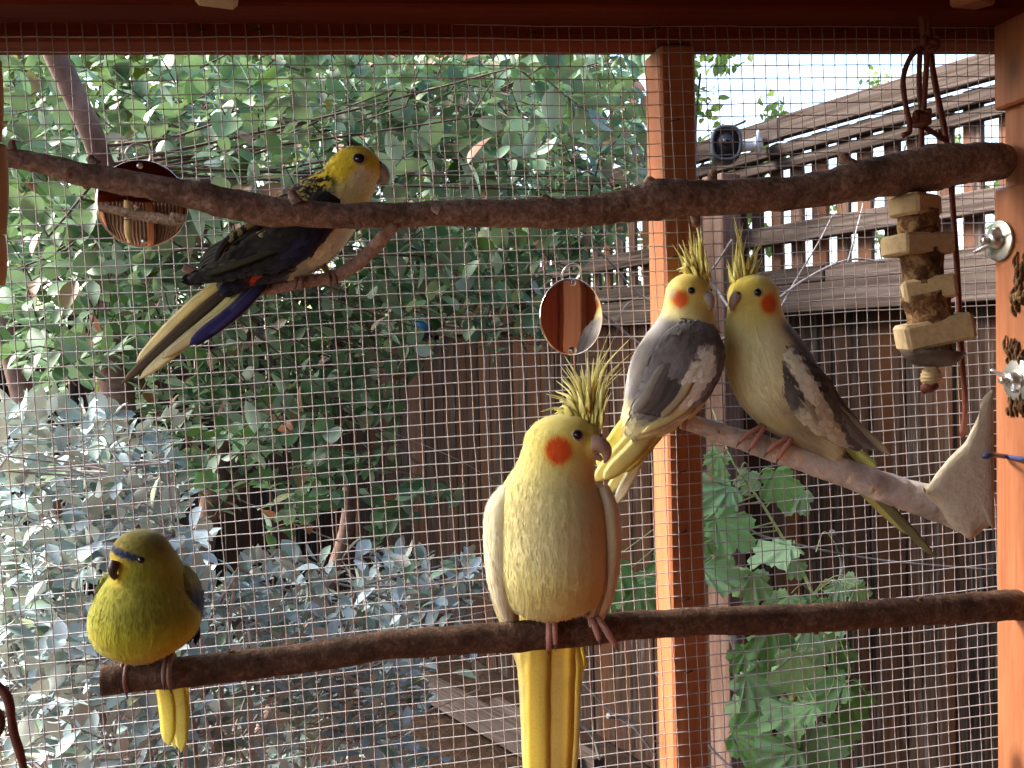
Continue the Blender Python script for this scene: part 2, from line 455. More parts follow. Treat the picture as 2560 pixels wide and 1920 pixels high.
def leaf_mat(name, tops, back, trans=.35, rough=.45, spec=.4, glow=(.30, .42, .05)):
    k = NT(name)
    oi = k.n('ObjectInfo'); at = k.n('Attribute', attribute_name='rnd')
    r = k.math('FRACT', k.math('ADD', oi.outputs['Random'], at.outputs['Fac']))
    c = k.ramp(r, tops)
    geo = k.n('NewGeometry')
    c2 = k.mix(geo.outputs['Backfacing'], c, back)
    nz = k.noise(k.coord((1, 1, 1), 'Object'), 40, 3)
    c3 = k.mix(.35, c2, k.ramp(nz, [(.3, (.55, .55, .55)), (.7, (1.25, 1.25, 1.25))]), 'MULTIPLY')
    k.done(c3, rough, 0, spec)
    tr = k.n('BsdfTranslucent'); 
    ct = k.mix(.55, c3, glow); k.l(ct, tr.inputs['Color'])
    mx = k.n('MixShader'); mx.inputs[0].default_value = trans
    k.l(k.b.outputs[0], mx.inputs[1]); k.l(tr.outputs[0], mx.inputs[2]); k.l(mx.outputs[0], k.out.inputs['Surface'])
    return k.m
M['guava'] = leaf_mat('guava_leaf', [(0, (.034, .090, .034)), (.3, (.065, .145, .062)), (.62, (.115, .22, .11)), (.86, (.20, .31, .19)), (.97, (.26, .10, .05))], (.25, .34, .26), .17, .45, .45, (.18, .36, .04))
M['silver'] = leaf_mat('silver_leaf', [(0, (.16, .25, .23)), (.4, (.30, .40, .41)), (.8, (.48, .58, .63)), (.93, (.14, .25, .12)), (1, (.50, .38, .30))], (.40, .42, .36), .10, .55, .4, (.4, .45, .35))
M['grape'] = leaf_mat('grape_leaf', [(0, (.11, .24, .06)), (.5, (.22, .38, .17)), (1, (.36, .52, .27))], (.28, .38, .24), .30, .5, .35, (.28, .48, .06))
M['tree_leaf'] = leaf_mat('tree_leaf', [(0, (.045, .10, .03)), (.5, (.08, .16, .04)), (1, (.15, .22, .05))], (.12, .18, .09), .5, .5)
M['tree_sunlit_yellow'] = leaf_mat('sunlight_tinted_leaf', [(0, (.16, .22, .03)), (.5, (.30, .34, .04)), (1, (.42, .40, .05))], (.3, .33, .08), .5, .5)  # sunlight on the far leaves is put into this yellow colour
def bark_mat(name, stops, scale=(1, 1, 1), sc=90., bump=.6, rough=.85):
    k = NT(name); v = k.coord(scale); a = k.noise(v, sc, 6, .65, .4); b = k.noise(v, sc * .18, 4, .6)
    c = k.mix(k.ramp(b, [(.35, (0, 0, 0)), (.65, (.8, .8, .8))]), k.ramp(a, stops), tuple(x * .45 for x in stops[1][1]))
    k.bump(a, bump, .002); return k.done(c, rough, 0, .2)
M['guava_bark'] = bark_mat('guava_bark', [(.3, (.12, .07, .055)), (.5, (.24, .15, .12)), (.75, (.36, .25, .21))], sc=40)
M['twig_pale'] = bark_mat('pale_twig', [(.3, (.28, .24, .22)), (.5, (.45, .40, .38)), (.75, (.6, .55, .53))], sc=60)
M['twig_brown'] = bark_mat('brown_twig', [(.3, (.07, .05, .04)), (.5, (.14, .10, .08)), (.75, (.22, .17, .14))], sc=60)
M['twig_green'] = flat_mat('green_tendril', (.36, .42, .16), .6)

def proj(p):
    q = p - CAM; d = q @ FW
    return 1280 + FPX * (q @ RT) / d, 960 - FPX * (q @ UP) / d, d

def basis(a, n):
    a = nrm(a); n = nrm(n - a * np.dot(n, a)); return np.cross(a, n), a, n    # x, y, z

class Plant:
    def __init__(s): s.leaves = []; s.tw = MB()
    def leaf(s, p, a, n, size): s.leaves.append((np.asarray(p, float), basis(a, n), size))
    def twig(s, p0, p1, r0=.0022, r1=.0009, sag=.0, seg=5, n=5):
        P = catmull([p0, (np.asarray(p0) + p1) / 2 + rng.normal(0, .006, 3) + np.array([0, 0, -sag]), p1], n)
        s.tw.add(*tube(P, [r0, r1], seg, False))
    def sprig(s, tip, dirv, L, nodes, size, lift=.55, pair=True, r=.0018):
        dirv = nrm(dirv); base = tip - dirv * L
        s.twig(base, tip, r, r * .45)
        side = nrm(np.cross(dirv, rng.normal(0, 1, 3)))
        for k in range(nodes):
            t = (k + .6) / nodes; p = base + dirv * L * t
            for sg in ((1, -1) if pair else ((1,) if k % 2 else (-1,))):
                out = nrm(side * sg + dirv * lift + rng.normal(0, .22, 3))
                up = nrm(np.array([0, 0, 1.]) * 1.1 + dirv * .5 + rng.normal(0, .35, 3))
                s.leaf(p, out, up, size * rng.uniform(.6, 1.12) * (1 - .25 * t))
            side = nrm(np.cross(dirv, side) + rng.normal(0, .15, 3))
        s.leaf(tip, nrm(dirv + rng.normal(0, .2, 3)), rng.normal(0, 1, 3), size * .75)
        return base
    def finish(s, root, tmpl, mat, maxobj=290, twig_mat=None, twig_name='twigs', part='leaf', mass='foliage'):
        V0, F0_ = tmpl
        if s.tw.n: s.tw.build(twig_name, twig_mat or M['twig_brown'], root, kind='stuff')
        sc = []
        for i, (p, b, z) in enumerate(s.leaves):
            x, y, d = proj(p); inside = -20 < x < 2580 and 60 < y < 1960
            face = abs(np.dot(b[2], nrm(p - CAM)))
            sc.append((z / d) * (face + .15) if inside and d > .3 else -1)
        order = np.argsort(-np.array(sc)); one = set(order[:maxobj].tolist()) if maxobj else set()
        org = wloc(root)
        shared = [mesh_data(part, V0 * np.array([1, 1, 1 + .4 * q]), F0_, mat) for q in (0, 1, -1)]
        rest = MB()
        for i, (p, (x, y, z), sz) in enumerate(s.leaves):
            if i in one and sc[i] > 0:
                o = bpy.data.objects.new(part, shared[i % 3]); COL.objects.link(o); o.parent = root
                q = p - org
                o.matrix_local = Matrix([[x[k] * sz, y[k] * sz, z[k] * sz, q[k]] for k in range(3)] + [[0, 0, 0, 1]])
            else:
                Vw = p + (V0[:, :1] * x + V0[:, 1:2] * y + V0[:, 2:] * z) * sz
                rest.add(Vw, F0_, rnd=rng.random())
        if rest.n: rest.build(mass, mat, root, kind='stuff')

def scatter(boxes):
    for (x0, x1, y0, y1, d0, d1, n) in boxes:
        for _ in range(n):
            yield rng.uniform(x0, x1), rng.uniform(y0, y1), rng.uniform(d0, d1)

# ------------------------------------------------------------------ big guava shrub
def limb(P, r, n=26, seg=12):
    ph = rng.uniform(0, 99)
    return tube(catmull(P, n), r, seg, True, lambda t, a, p: 1 + .10 * mnoise.noise(Vector((p[0] * 30 + math.cos(a) + ph, p[1] * 30 + math.sin(a), p[2] * 30))))

def guava():
    base = W(330, 1500, 2.55); base[2] = 0
    root = empty('guava_shrub', base, 'tall leafy shrub with grey-green oval leaves and pinkish bare limbs behind the wire', 'shrub')
    tr = MB(); L = []
    def add(P, r):
        tr.add(*limb(P, r)); L.extend(catmull(P, 20))
    add([base, W(300, 1100, 2.5), W(270, 820, 2.45), W(255, 620, 2.4)], [.05, .045, .04, .032])
    add([W(262, 420, 1.5), W(228, 330, 1.47), W(168, 200, 1.45), W(120, 90, 1.43), W(60, -120, 1.4)], [.0165, .0175, .0175, .0165, .015])
    add([W(255, 640, 2.4), W(268, 520, 1.8), W(262, 415, 1.5)], [.030, .022, .0165])
    add([W(270, 800, 2.45), W(480, 560, 2.7), W(700, 300, 2.8), W(830, 40, 2.8)], [.035, .028, .024, .018])
    add([base, W(520, 1300, 2.7), W(600, 900, 2.8), W(680, 600, 2.8)], [.035, .03, .026, .02])
    add([W(520, 1300, 2.7), W(820, 900, 2.9), W(1040, 350, 3.0), W(1180, 120, 3.0)], [.026, .022, .018, .012])
    add([W(740, 250, 2.8), W(960, 150, 2.7), W(1160, 200, 2.6)], [.015, .012, .008])
    add([W(1040, 350, 3.0), W(1250, 220, 2.9), W(1480, 160, 2.8)], [.014, .011, .006])
    add([base, W(60, 1000, 2.5), W(-60, 500, 2.5), W(-40, 100, 2.4)], [.035, .03, .026, .02])
    add([base + [.1, .2, 0], W(860, 1350, 3.0), W(800, 1000, 3.0)], [.03, .024, .012])
    tr.build('trunk', M['guava_bark'], root)
    L = np.array(L)
    P = Plant()
    boxes = [(-60, 700, 60, 560, 1.45, 2.3, 120), (-60, 720, 60, 350, 2.1, 3.0, 52), (-60, 720, 350, 700, 2.1, 3.0, 100),
             (700, 1640, 60, 470, 1.7, 2.4, 105), (650, 1640, 80, 620, 2.3, 3.2, 190),
             (-60, 560, 520, 900, 1.55, 2.3, 62), (500, 1380, 480, 800, 2.0, 2.9, 120),
             (-60, 900, 650, 1000, 2.2, 3.0, 90), (640, 1040, 860, 1330, 1.9, 2.5, 46), (1060, 1420, 580, 780, 1.9, 2.4, 22), (380, 760, 900, 1250, 2.1, 2.8, 40),
             (1280, 1560, 470, 600, 2.6, 3.2, 20), (820, 1480, 600, 840, 2.5, 3.1, 70), (700, 1100, 820, 1000, 2.4, 3.0, 22), (700, 1640, 60, 400, 1.6, 2.2, 40)]
    for x, y, d in scatter(boxes):
        if d < 1.62 and abs(x - (60 + (y + 120) * .375)) < 95 and y < 430: continue
        tip = W(x, y, d)
        dv = np.array([rng.normal(0, .7), rng.normal(-.5, .5), rng.normal(.35, .5)])
        b = P.sprig(tip, dv, rng.uniform(.08, .16), int(rng.integers(3, 6)), rng.uniform(.052, .080))
        q = L[np.argmin(((L - b) ** 2).sum(1))]
        if rng.random() < .25: P.twig(q, b, .003, .0016, .01, 5, 6)
    P.finish(root, leaf_template(.30, oval, .28, .16), M['guava'], 290, M['twig_brown'])
    # dark inner foliage deep in the shrub
guava()

# ------------------------------------------------------------------ silver bush
def silver():
    base = W(260, 2200, 1.75); base[2] = 0
    root = empty('silver_bush', base, 'low bushy plant with pale silver-grey leaves filling the lower corner behind the wire', 'bush')
    P = Plant(); st = MB()
    hubs = []
    for k in range(46):
        x = rng.uniform(-80, 980); y = rng.uniform(1120, 1800) if x < 420 else rng.uniform(1380 + (x - 420) * .1, 1880)
        d = rng.uniform(1.35, 2.1)
        p = W(x, y, d); b = base + np.array([rng.normal(0, .18), rng.normal(0, .15), 0])
        C = catmull([b, (b + p) / 2 + rng.normal(0, .06, 3) + np.array([0, -.02, .05]), p], 12)
        st.add(*tube(C, [.006, .004, .0022], 6, False)); hubs += list(C[5:])
    st.build('stems', M['twig_pale'], root, kind='stuff')
    hubs = np.array(hubs)
    boxes = [(-60, 330, 1010, 1300, 1.3, 1.75, 60), (250, 470, 1020, 1300, 1.35, 1.8, 26), (-60, 520, 1280, 1940, 1.25, 1.9, 150), (430, 1060, 1400, 1700, 1.45, 2.0, 105),
             (420, 1060, 1650, 1960, 1.5, 2.1, 90), (700, 1080, 1560, 1700, 1.6, 2.1, 26), (930, 1180, 1380, 1600, 1.6, 2.0, 26), (-60, 600, 1500, 1990, 1.2, 1.5, 44)]
    for x, y, d in scatter(boxes):
        tip = W(x, y, d)
        dv = np.array([rng.normal(.1, .55), rng.normal(-.25, .45), rng.normal(.75, .4)])
        b = P.sprig(tip, dv, rng.uniform(.05, .10), int(rng.integers(3, 6)), rng.uniform(.042, .066), .8, r=.0014)
        q = hubs[np.argmin(((hubs - b) ** 2).sum(1))]
        P.twig(q, b, .0022, .0014, .004, 5, 5)
    P.finish(root, leaf_template(.24, lance, .35, .12), M['silver'], 290, M['twig_pale'], 'twigs')
silver()

# ------------------------------------------------------------------ grape vine on the fence side
def grape_template():
    # lobed, toothed outline as a fan with a raised rim
    out = []
    N = 46
    for i in range(N):
        a = -PI * .5 + .22 + (2 * PI - .44) * i / (N - 1)
        th = a + PI / 2
        lob = .33 + .27 * abs(math.cos(2.5 * (th - PI))) ** .75 * (1 - .25 * abs(math.sin((th - PI) * .5))) + (.026 if i % 2 else -.026)
        out.append((lob * math.cos(a), .42 + lob * math.sin(a) * .98))
    V = [(0, .06, 0)] + [(x * .55, .06 + (y - .06) * .55, .035 * math.sin(i * .8)) for i, (x, y) in enumerate(out)] + [(x, y, -.16 * (x * x + (y - .4) ** 2) * 2 + .06 * math.sin(i * 1.3) + .10 * abs(x)) for i, (x, y) in enumerate(out)]
    F = []
    for i in range(N - 1):
        F.append((0, 1 + i, 2 + i)); F.append((1 + i, 1 + N + i, 2 + N + i, 2 + i))
    return np.array(V), F

def grape():
    base = W(1850, 2300, 2.1); base[2] = 0
    root = empty('grape_vine', base, 'climbing grape vine with broad toothed green leaves beside the centre post', 'vine')
    spots = [(1540, 1440, 120, 1.9), (1590, 1500, 110, 1.9), (1660, 1420, 90, 2.0), (1790, 1160, 90, 2.0), (1800, 1240, 120, 1.95), (1830, 1330, 135, 1.9), (1800, 1430, 130, 1.9), (1880, 1470, 110, 1.95),
             (1950, 1220, 120, 2.0), (1935, 1380, 140, 1.85), (1990, 1250, 90, 2.1), (2120, 1465, 75, 1.95), (2150, 1490, 80, 1.9), (2090, 1480, 60, 1.95), (2040, 1530, 90, 1.9), (1960, 1530, 120, 1.9),
             (1930, 1610, 150, 1.85), (2040, 1600, 130, 1.85), (2100, 1640, 90, 1.9), (1850, 1650, 80, 2.0), (1990, 1680, 150, 1.8), (2060, 1720, 140, 1.85), (1900, 1730, 150, 1.85), (2140, 1760, 120, 1.95),
             (1960, 1790, 150, 1.8), (1880, 1850, 150, 1.8), (2050, 1880, 140, 1.8), (1950, 1900, 150, 1.75), (1820, 1560, 60, 2.0), (2110, 1830, 110, 2.0), (1530, 1500, 90, 2.0), (1620, 1455, 80, 2.05),
             (1730, 1210, 90, 2.05), (1760, 1300, 100, 2.05), (1760, 1370, 90, 2.0), (1870, 1205, 70, 2.1), (1990, 1420, 70, 1.95), (2010, 1780, 90, 1.75), (1845, 1780, 90, 1.95), (2090, 1560, 70, 1.85)]
    P = Plant(); st = MB()
    stem = catmull([base, W(1960, 1960, 1.95), W(1985, 1700, 1.95), W(2040, 1520, 1.98), W(1930, 1300, 2.05), W(1830, 1150, 2.1), W(1780, 1020, 2.2)], 60)
    st.add(*tube(stem, [.006, .004, .002], 7, False))
    st.add(*tube(catmull([W(1850, 1420, 2.02), W(1700, 1420, 2.05), W(1540, 1440, 2.0)], 14), [.003, .0015], 6, False))
    for x, y, s, d in spots:
        ang = rng.normal(0, .8); c = W(x, y, d)
        ax = -UP * math.cos(ang) + RT * math.sin(ang) + FW * rng.normal(-.15, .25)
        n = nrm(-FW * 1. + np.array([-.2, 0, 1.0]) + rng.normal(0, .42, 3))
        size = s * d / FPX * .92
        x_, y_, z_ = basis(ax, n)
        p = c - y_ * size * .45
        P.leaves.append((p, (x_, y_, z_), size))
        q = stem[np.argmin(((stem - p) ** 2).sum(1))]
        st.add(*tube(catmull([q, (q + p) / 2 + np.array([0, 0, .02]), p], 7), [.0018, .0011], 5, False))
    st.build('stem', M['twig_green'], root)
    for pts in ([(2080, 1620), (2085, 1700), (2060, 1760), (2130, 1700), (2175, 1745)], [(2100, 1600), (2125, 1690), (2060, 1755), (2040, 1790), (2080, 1750)], [(2040, 1380), (2060, 1330), (2090, 1360)]):
        obj('tendril', *tube(catmull([W(a, b, 1.84) for a, b in pts], 26), [.0012, .0006], 5, False), M['twig_green'], root)
    P.finish(root, grape_template(), M['grape'], 290)
grape()

# ------------------------------------------------------------------ bare dry vine shoots
def dry():
    root = empty('dry_vine', W(1850, 700, 2.35) * np.array([1, 1, 0]), 'bare pale dried vine twigs criss-crossing in front of the fence slats', 'twigs')
    runs = [([(1660, 960), (1760, 880), (1890, 790), (2010, 700), (2120, 650), (2210, 655)], 2.2, .0038), ([(1930, 810), (1990, 700), (2050, 600), (2080, 540)], 2.22, .0024), ([(2120, 655), (2140, 580), (2160, 500)], 2.2, .002),
            ([(1450, 590), (1530, 660), (1580, 720), (1640, 760)], 2.6, .0034), ([(1560, 675), (1600, 690), (1700, 700)], 2.6, .0022), ([(1540, 850), (1550, 790), (1570, 760), (1600, 740)], 2.5, .003),
            ([(1480, 760), (1560, 830), (1600, 860)], 2.5, .005), ([(1760, 660), (1790, 720), (1830, 780)], 2.2, .0045), ([(1830, 600), (1790, 660), (1765, 690)], 2.2, .003), ([(1770, 1130), (1860, 1310), (1990, 1360), (2200, 1400), (2490, 1425)], 2.1, .0030), ([(2080, 1330), (2105, 1400), (2095, 1480)], 2.12, .006),
            ([(1450, 1700), (1540, 1790), (1650, 1860)], 2.9, .0035), ([(1440, 1800), (1480, 1840), (1500, 1900)], 2.9, .006), ([(1520, 1790), (1570, 1800), (1640, 1890)], 2.85, .007), ([(890, 520), (1060, 640), (1180, 700)], 2.1, .0022), ([(1000, 560), (1080, 660), (1170, 720)], 2.15, .0025),
            ([(860, 1050), (1000, 1090), (1200, 1180), (1380, 1330)], 2.5, .0012), ([(1820, 1560), (1860, 1700), (1830, 1840)], 2.1, .008), ([(1640, 1680), (1760, 1850), (1870, 1960)], 2.2, .004)]
    for pts, d, r in runs:
        C = catmull([W(a, b, d + rng.normal(0, .03)) for a, b in pts], 30)
        kn = rng.uniform(0, 9)
        obj('shoot', *tube(C, [r * 1.15, r * .6], 7, True, lambda t, a, p: 1 + .35 * max(0, mnoise.noise(Vector((t * 14 + kn, 0, 0))))), M['twig_pale'], root)
dry()

# ------------------------------------------------------------------ trees beyond the fence
def tree(x, d, top, wide, label, mat, n, lsz=.06, low=.8, seed=0):
    base = W(x, 900, d); base[2] = 0
    root = empty('tree', base, label, 'tree', 'trees beyond the fence')
    ztop = W(x, top, d)[2]
    tr = MB(); tips = []
    tr.add(*limb([base, base + [.1, .05, ztop * .35], base + [.02, .1, ztop * .8]], [.07 * wide, .05 * wide, .015]))
    for k in range(9):
        a = rng.uniform(0, 2 * PI); h = ztop * rng.uniform(.3, .75); p = base + np.array([0, 0, h])
        q = p + np.array([math.cos(a) * wide * .8, math.sin(a) * wide * .8, ztop * rng.uniform(.05, .25)])
        tr.add(*limb([p, (p + q) / 2 + [0, 0, .08], q], [.022 * wide, .014 * wide, .006], 12, 7)); tips += [q, (p + q) / 2]
    tips.append(base + np.array([0, 0, ztop * .9]))
    tr.build('trunk', M['twig_brown'], root)
    P = Plant()
    cl = []
    for _ in range(int(n / 26)):
        c = tips[rng.integers(len(tips))] + rng.normal(0, 1, 3) * np.array([wide * .3, wide * .3, ztop * .10]); cl.append(c)
    for i in range(n):
        c = cl[rng.integers(len(cl))] + rng.normal(0, .13, 3) * wide * .75
        if c[2] < low: continue
        P.leaf(c, rng.normal(0, 1, 3) + np.array([0, 0, -.4]), rng.normal(0, .6, 3) + np.array([0, 0, 1]), lsz * rng.uniform(.6, 1.2))
    P.finish(root, leaf_template(.30, oval, .2, .15, 3), mat, 0, mass='crown')
tree(260, 7.5, -260, 1.5, 'broad sunlit tree glimpsed through the shrub behind the dark plain fence', M['tree_leaf'], 3600, .13)
tree(900, 8.5, -420, 1.7, 'tree coloured sunlit yellow-green standing behind the shrub and past the fence corner', M['tree_sunlit_yellow'], 3600, .14)
tree(1380, 7.0, -300, 1.3, 'leafy green tree rising behind the far end of the slatted fence', M['tree_leaf'], 3000, .12)
tree(1740, 5.2, -60, .42, 'small-leaved tree overhanging the slatted fence beside the security camera', M['tree_leaf'], 1300, .07)
def hedge():
    root = empty('hedge', fp(1., 0, -.9), 'loose green hedge growing just behind the slatted fence', 'hedge')
    P = Plant(); st = MB()
    for k in range(26):
        s_ = rng.uniform(-1.2, 4.2); b = fp(s_, 0, -rng.uniform(.5, 1.1)); t = b + np.array([rng.normal(0, .1), rng.normal(0, .1), rng.uniform(1.5, 1.95)])
        st.add(*tube(catmull([b, (b + t) / 2 + rng.normal(0, .05, 3), t], 8), [.012, .004], 5, False))
        for q in range(70):
            c = b + (t - b) * rng.uniform(.45, 1.02) + rng.normal(0, .12, 3)
            P.leaf(c, rng.normal(0, 1, 3), rng.normal(0, .5, 3) + np.array([0, 0, 1]), rng.uniform(.04, .08))
    st.build('stems', M['twig_brown'], root, kind='stuff')
    P.finish(root, leaf_template(.3, oval, .2, .15, 3), M['tree_leaf'], 0, mass='crown')
hedge()
tree(2230, 9.0, 190, .55, 'thin grey-green tree far beyond the slatted fence', M['tree_leaf'], 900, .07)
tree(2780, 8.0, 0, .8, 'tree coloured bright sunlit yellow beyond the high end of the slatted fence', M['tree_sunlit_yellow'], 2500, .12)

# unseen tree crown added out of frame to shade shrub, fence and bed
def unseen_shade_tree():
    base = np.array([-3.2, 6.0, 0.]); root = empty('tree', base, 'unseen broad tree added so that its crown shades the shrub bed', 'tree', 'trees beyond the fence')
    tr = MB(); c0 = np.array([-1.5, 5.5, 3.9])
    tr.add(*limb([base, base + [.2, -.1, 1.6], base + [.6, -.2, 3.2]], [.19, .15, .11], 30, 14)); tips = []
    for k in range(10):
        a = k * .63; q = c0 + np.array([math.cos(a) * 1.8, math.sin(a) * 1.5, rng.uniform(-.1, .4)]); p = base + [.6, -.2, 3.1]
        tr.add(*limb([p, (p + q) / 2 + [0, 0, .25], q], [.07, .045, .012], 14, 8))
    tr.build('trunk', M['twig_brown'], root)
    P = Plant()
    for _ in range(3400):
        u = rng.normal(0, 1, 3); u /= np.linalg.norm(u); u *= rng.random() ** .4
        P.leaf(c0 + u * np.array([2.5, 2.1, .62]), rng.normal(0, 1, 3), rng.normal(0, .5, 3) + np.array([0, 0, 1]), rng.uniform(.12, .22))
    P.finish(root, leaf_template(.32, oval, .2, .15, 3), M['tree_leaf'], 0, mass='crown')
unseen_shade_tree()
# ------------------------------------------------------------------ perches
def perch_bark(name, stops, sc=160., patches=None):
    k = NT(name); v = k.coord((1, 1, 1)); a = k.noise(v, sc, 7, .7, .5); b = k.noise(v, sc * .2, 4, .6); f = k.noise(k.coord((3, 1, 1)), sc * .35, 6, .75, 1.2)
    c = k.ramp(a, stops)
    c = k.mix(k.ramp(b, [(.46, (0, 0, 0)), (.66, (.6, .6, .6))]), c, tuple(x * .5 for x in stops[0][1]))
    if patches: c = k.mix(k.ramp(k.noise(v, 34, 5, .6), [(.56, (0, 0, 0)), (.61, (1, 1, 1))]), c, patches)
    h = k.mix(.5, a, f); k.bump(h, 1., .004)
    return k.done(c, .85, 0, .2)
M['perch_bark'] = perch_bark('perch_bark', [(.28, (.11, .066, .048)), (.5, (.30, .20, .155)), (.72, (.60, .48, .41))])
M['perch_dark'] = perch_bark('perch_dark_bark', [(.28, (.06, .030, .018)), (.5, (.13, .072, .044)), (.75, (.30, .19, .125))])
M['perch_pale'] = perch_bark('peeled_perch', [(.25, (.42, .34, .29)), (.5, (.70, .62, .56)), (.75, (.84, .78, .73))], 70, (.82, .66, .46))
M['heart'] = flat_mat('cut_wood', (.40, .17, .06), .7, 0, .2, .4, 150)

def branch(name, pts, mat, label, cat='perch', seg=26, n=240, amp=.10, knots=(), attach=None, parent=None, freq=38):
    "pts: (px, py, radius px, depth)"
    P = np.array([W(x, y, d) for x, y, r, d in pts]); R = np.array([r * d / FPX for x, y, r, d in pts])
    Q = catmull(P, n); rr = np.interp(np.linspace(0, len(P) - 1, n), range(len(P)), R)
    Q = Q + np.array([[0, 0, .0016 * mnoise.noise(Vector((q[0] * 22, 4, 0)))] for q in Q])
    T, N, B = frames(Q)
    an = np.arange(seg) * 2 * PI / seg; V = []
    for i in range(n):
        for a in an:
            p = Q[i] + (N[i] * math.cos(a) + B[i] * math.sin(a)) * rr[i]
            k = 1 + amp * mnoise.noise(Vector(p * freq)) + amp * .8 * mnoise.noise(Vector(p * freq * 3)) + amp * .35 * mnoise.noise(Vector((p[0] * 240, p[1] * 200, p[2] * 200)))
            V.append(Q[i] + (N[i] * math.cos(a) + B[i] * math.sin(a)) * rr[i] * k)
    F = [(i * seg + j, i * seg + (j + 1) % seg, (i + 1) * seg + (j + 1) % seg, (i + 1) * seg + j) for i in range(n - 1) for j in range(seg)]
    V.append(Q[0] - T[0] * .0008); V.append(Q[-1] + T[-1] * .0008); a, b = len(V) - 2, len(V) - 1
    F += [((j + 1) % seg, j, a) for j in range(seg)] + [((n - 1) * seg + j, (n - 1) * seg + (j + 1) % seg, b) for j in range(seg)]
    if parent is None:
        o = obj(name, V, F, mat); tag(o, label, cat)
    else: o = obj(name, V, F, mat, parent)
    for (x, y, r, ln, ang, d) in knots:
        c = W(x, y, d); dv = nrm(RT * math.cos(ang) + UP * math.sin(ang) - FW * .25); k = d / FPX
        kk = obj('knot', *tube(catmull([c - dv * ln * k * .8, c, c + dv * ln * k], 8), [r * k * 1.5, r * k * 1.1, r * k * .85], 10, True, lambda t, a, p: 1 + .2 * mnoise.noise(Vector(p * 300))), mat, o)
        e = c + dv * (ln * k + .0004)
        obj('cut_end', *lathe(e, dv, [(r * k * .62, -.0006), (r * k * .55, .0004)], 10), M['heart'], kk)
    return o, Q

def dX(px, py): return float((WX(px, py, XR) - CAM) @ FW)
dA = lambda x: 1 / (1.47 + (1.0 - 1.47) * x / 2490)
PA, QA = branch('perch_branch', [(x, y, r, dA(x)) for x, y, r in ((-160, 368, 22), (0, 391, 23), (113, 412, 27), (226, 440, 30), (452, 482, 34), (590, 512, 40), (678, 528, 37), (859, 540, 31), (1071, 533, 31), (1342, 534, 38), (1523, 522, 38), (1636, 500, 49), (1786, 494, 44), (2012, 478, 42), (2148, 452, 49), (2328, 420, 56), (2400, 411, 52), (2465, 405, 47))] + [(2498, 403, 46, dX(2498, 403))],
    M['perch_bark'], 'long thick bark-covered branch running the whole width above the pair of cockatiels',
    knots=[(2120, 408, 14, 26, 2.5, .93), (1630, 462, 18, 18, 2.6, .86), (232, 405, 12, 14, 2.2, .71), (735, 495, 13, 18, 1.9, .745), (1365, 500, 12, 12, 2.3, .82), (1090, 524, 9, 10, 2.8, .76), (1780, 446, 12, 20, 1.4, .88), (1738, 540, 12, 26, -1.5, .88), (900, 565, 8, 6, -.5, .75), (1570, 520, 9, 3, -.4, .82), (2060, 500, 14, 3, -.8, .89), (215, 462, 8, 8, -1.8, .70), (30, 364, 9, 12, 1.4, .68)])
branch('side_shoot', [(990, 556, 17, .775), (915, 640, 17, .80), (840, 690, 16, .815), (760, 706, 15, .82), (650, 724, 14, .825), (560, 706, 13, .83), (460, 668, 11, .83)], perch_bark('shoot_bark', [(.32, (.20, .11, .08)), (.5, (.36, .22, .18)), (.68, (.52, .36, .30))]), None, parent=PA, n=70, seg=14, freq=70)
branch('side_shoot', [(430, 462, 17, .742), (520, 480, 20, .745), (600, 502, 20, .745), (690, 522, 14, .75)], M['perch_bark'], None, parent=PA, n=40, seg=14, freq=70)
dD = lambda x: 1 / (1 / .70 + (1 / .985 - 1 / .70) * (x - 250) / 2290)
PD, QD = branch('perch_stick', [(x, y, r, dD(x)) for x, y, r in ((252, 1702, 37), (434, 1682, 38), (800, 1640, 37), (1000, 1609, 35), (1316, 1590, 38), (1696, 1556, 34), (1945, 1548, 36), (2270, 1530, 35), (2450, 1517, 37))] + [(2548, 1512, 38, dX(2548, 1512))],
    M['perch_dark'], 'straight brown sawn-off perch stick under the front cockatiel and the green parakeet', amp=.06, knots=[(2300, 1498, 6, 5, 1.5, .93), (1150, 1572, 6, 4, 1.6, .80), (2040, 1580, 7, 5, -1.4, .90), (580, 1630, 8, 3, .8, .73)])
dC = lambda x: .945 + (x - 1690) / 630 * .03
PC, QC = branch('perch_branch', [(x, y, r, dC(x)) for x, y, r in ((1682, 1046, 19), (1720, 1056, 21), (1880, 1108, 27), (2060, 1163, 34), (2205, 1217, 38), (2330, 1256, 42), (2440, 1300, 44))],
    M['perch_pale'], 'pale peeled branch sloping down to the white mineral block, carrying two cockatiels', amp=.07, knots=[(2182, 1226, 9, 2, -.5, .945), (1795, 1080, 6, 2, .2, .935), (2310, 1225, 8, 2, .5, .95)])

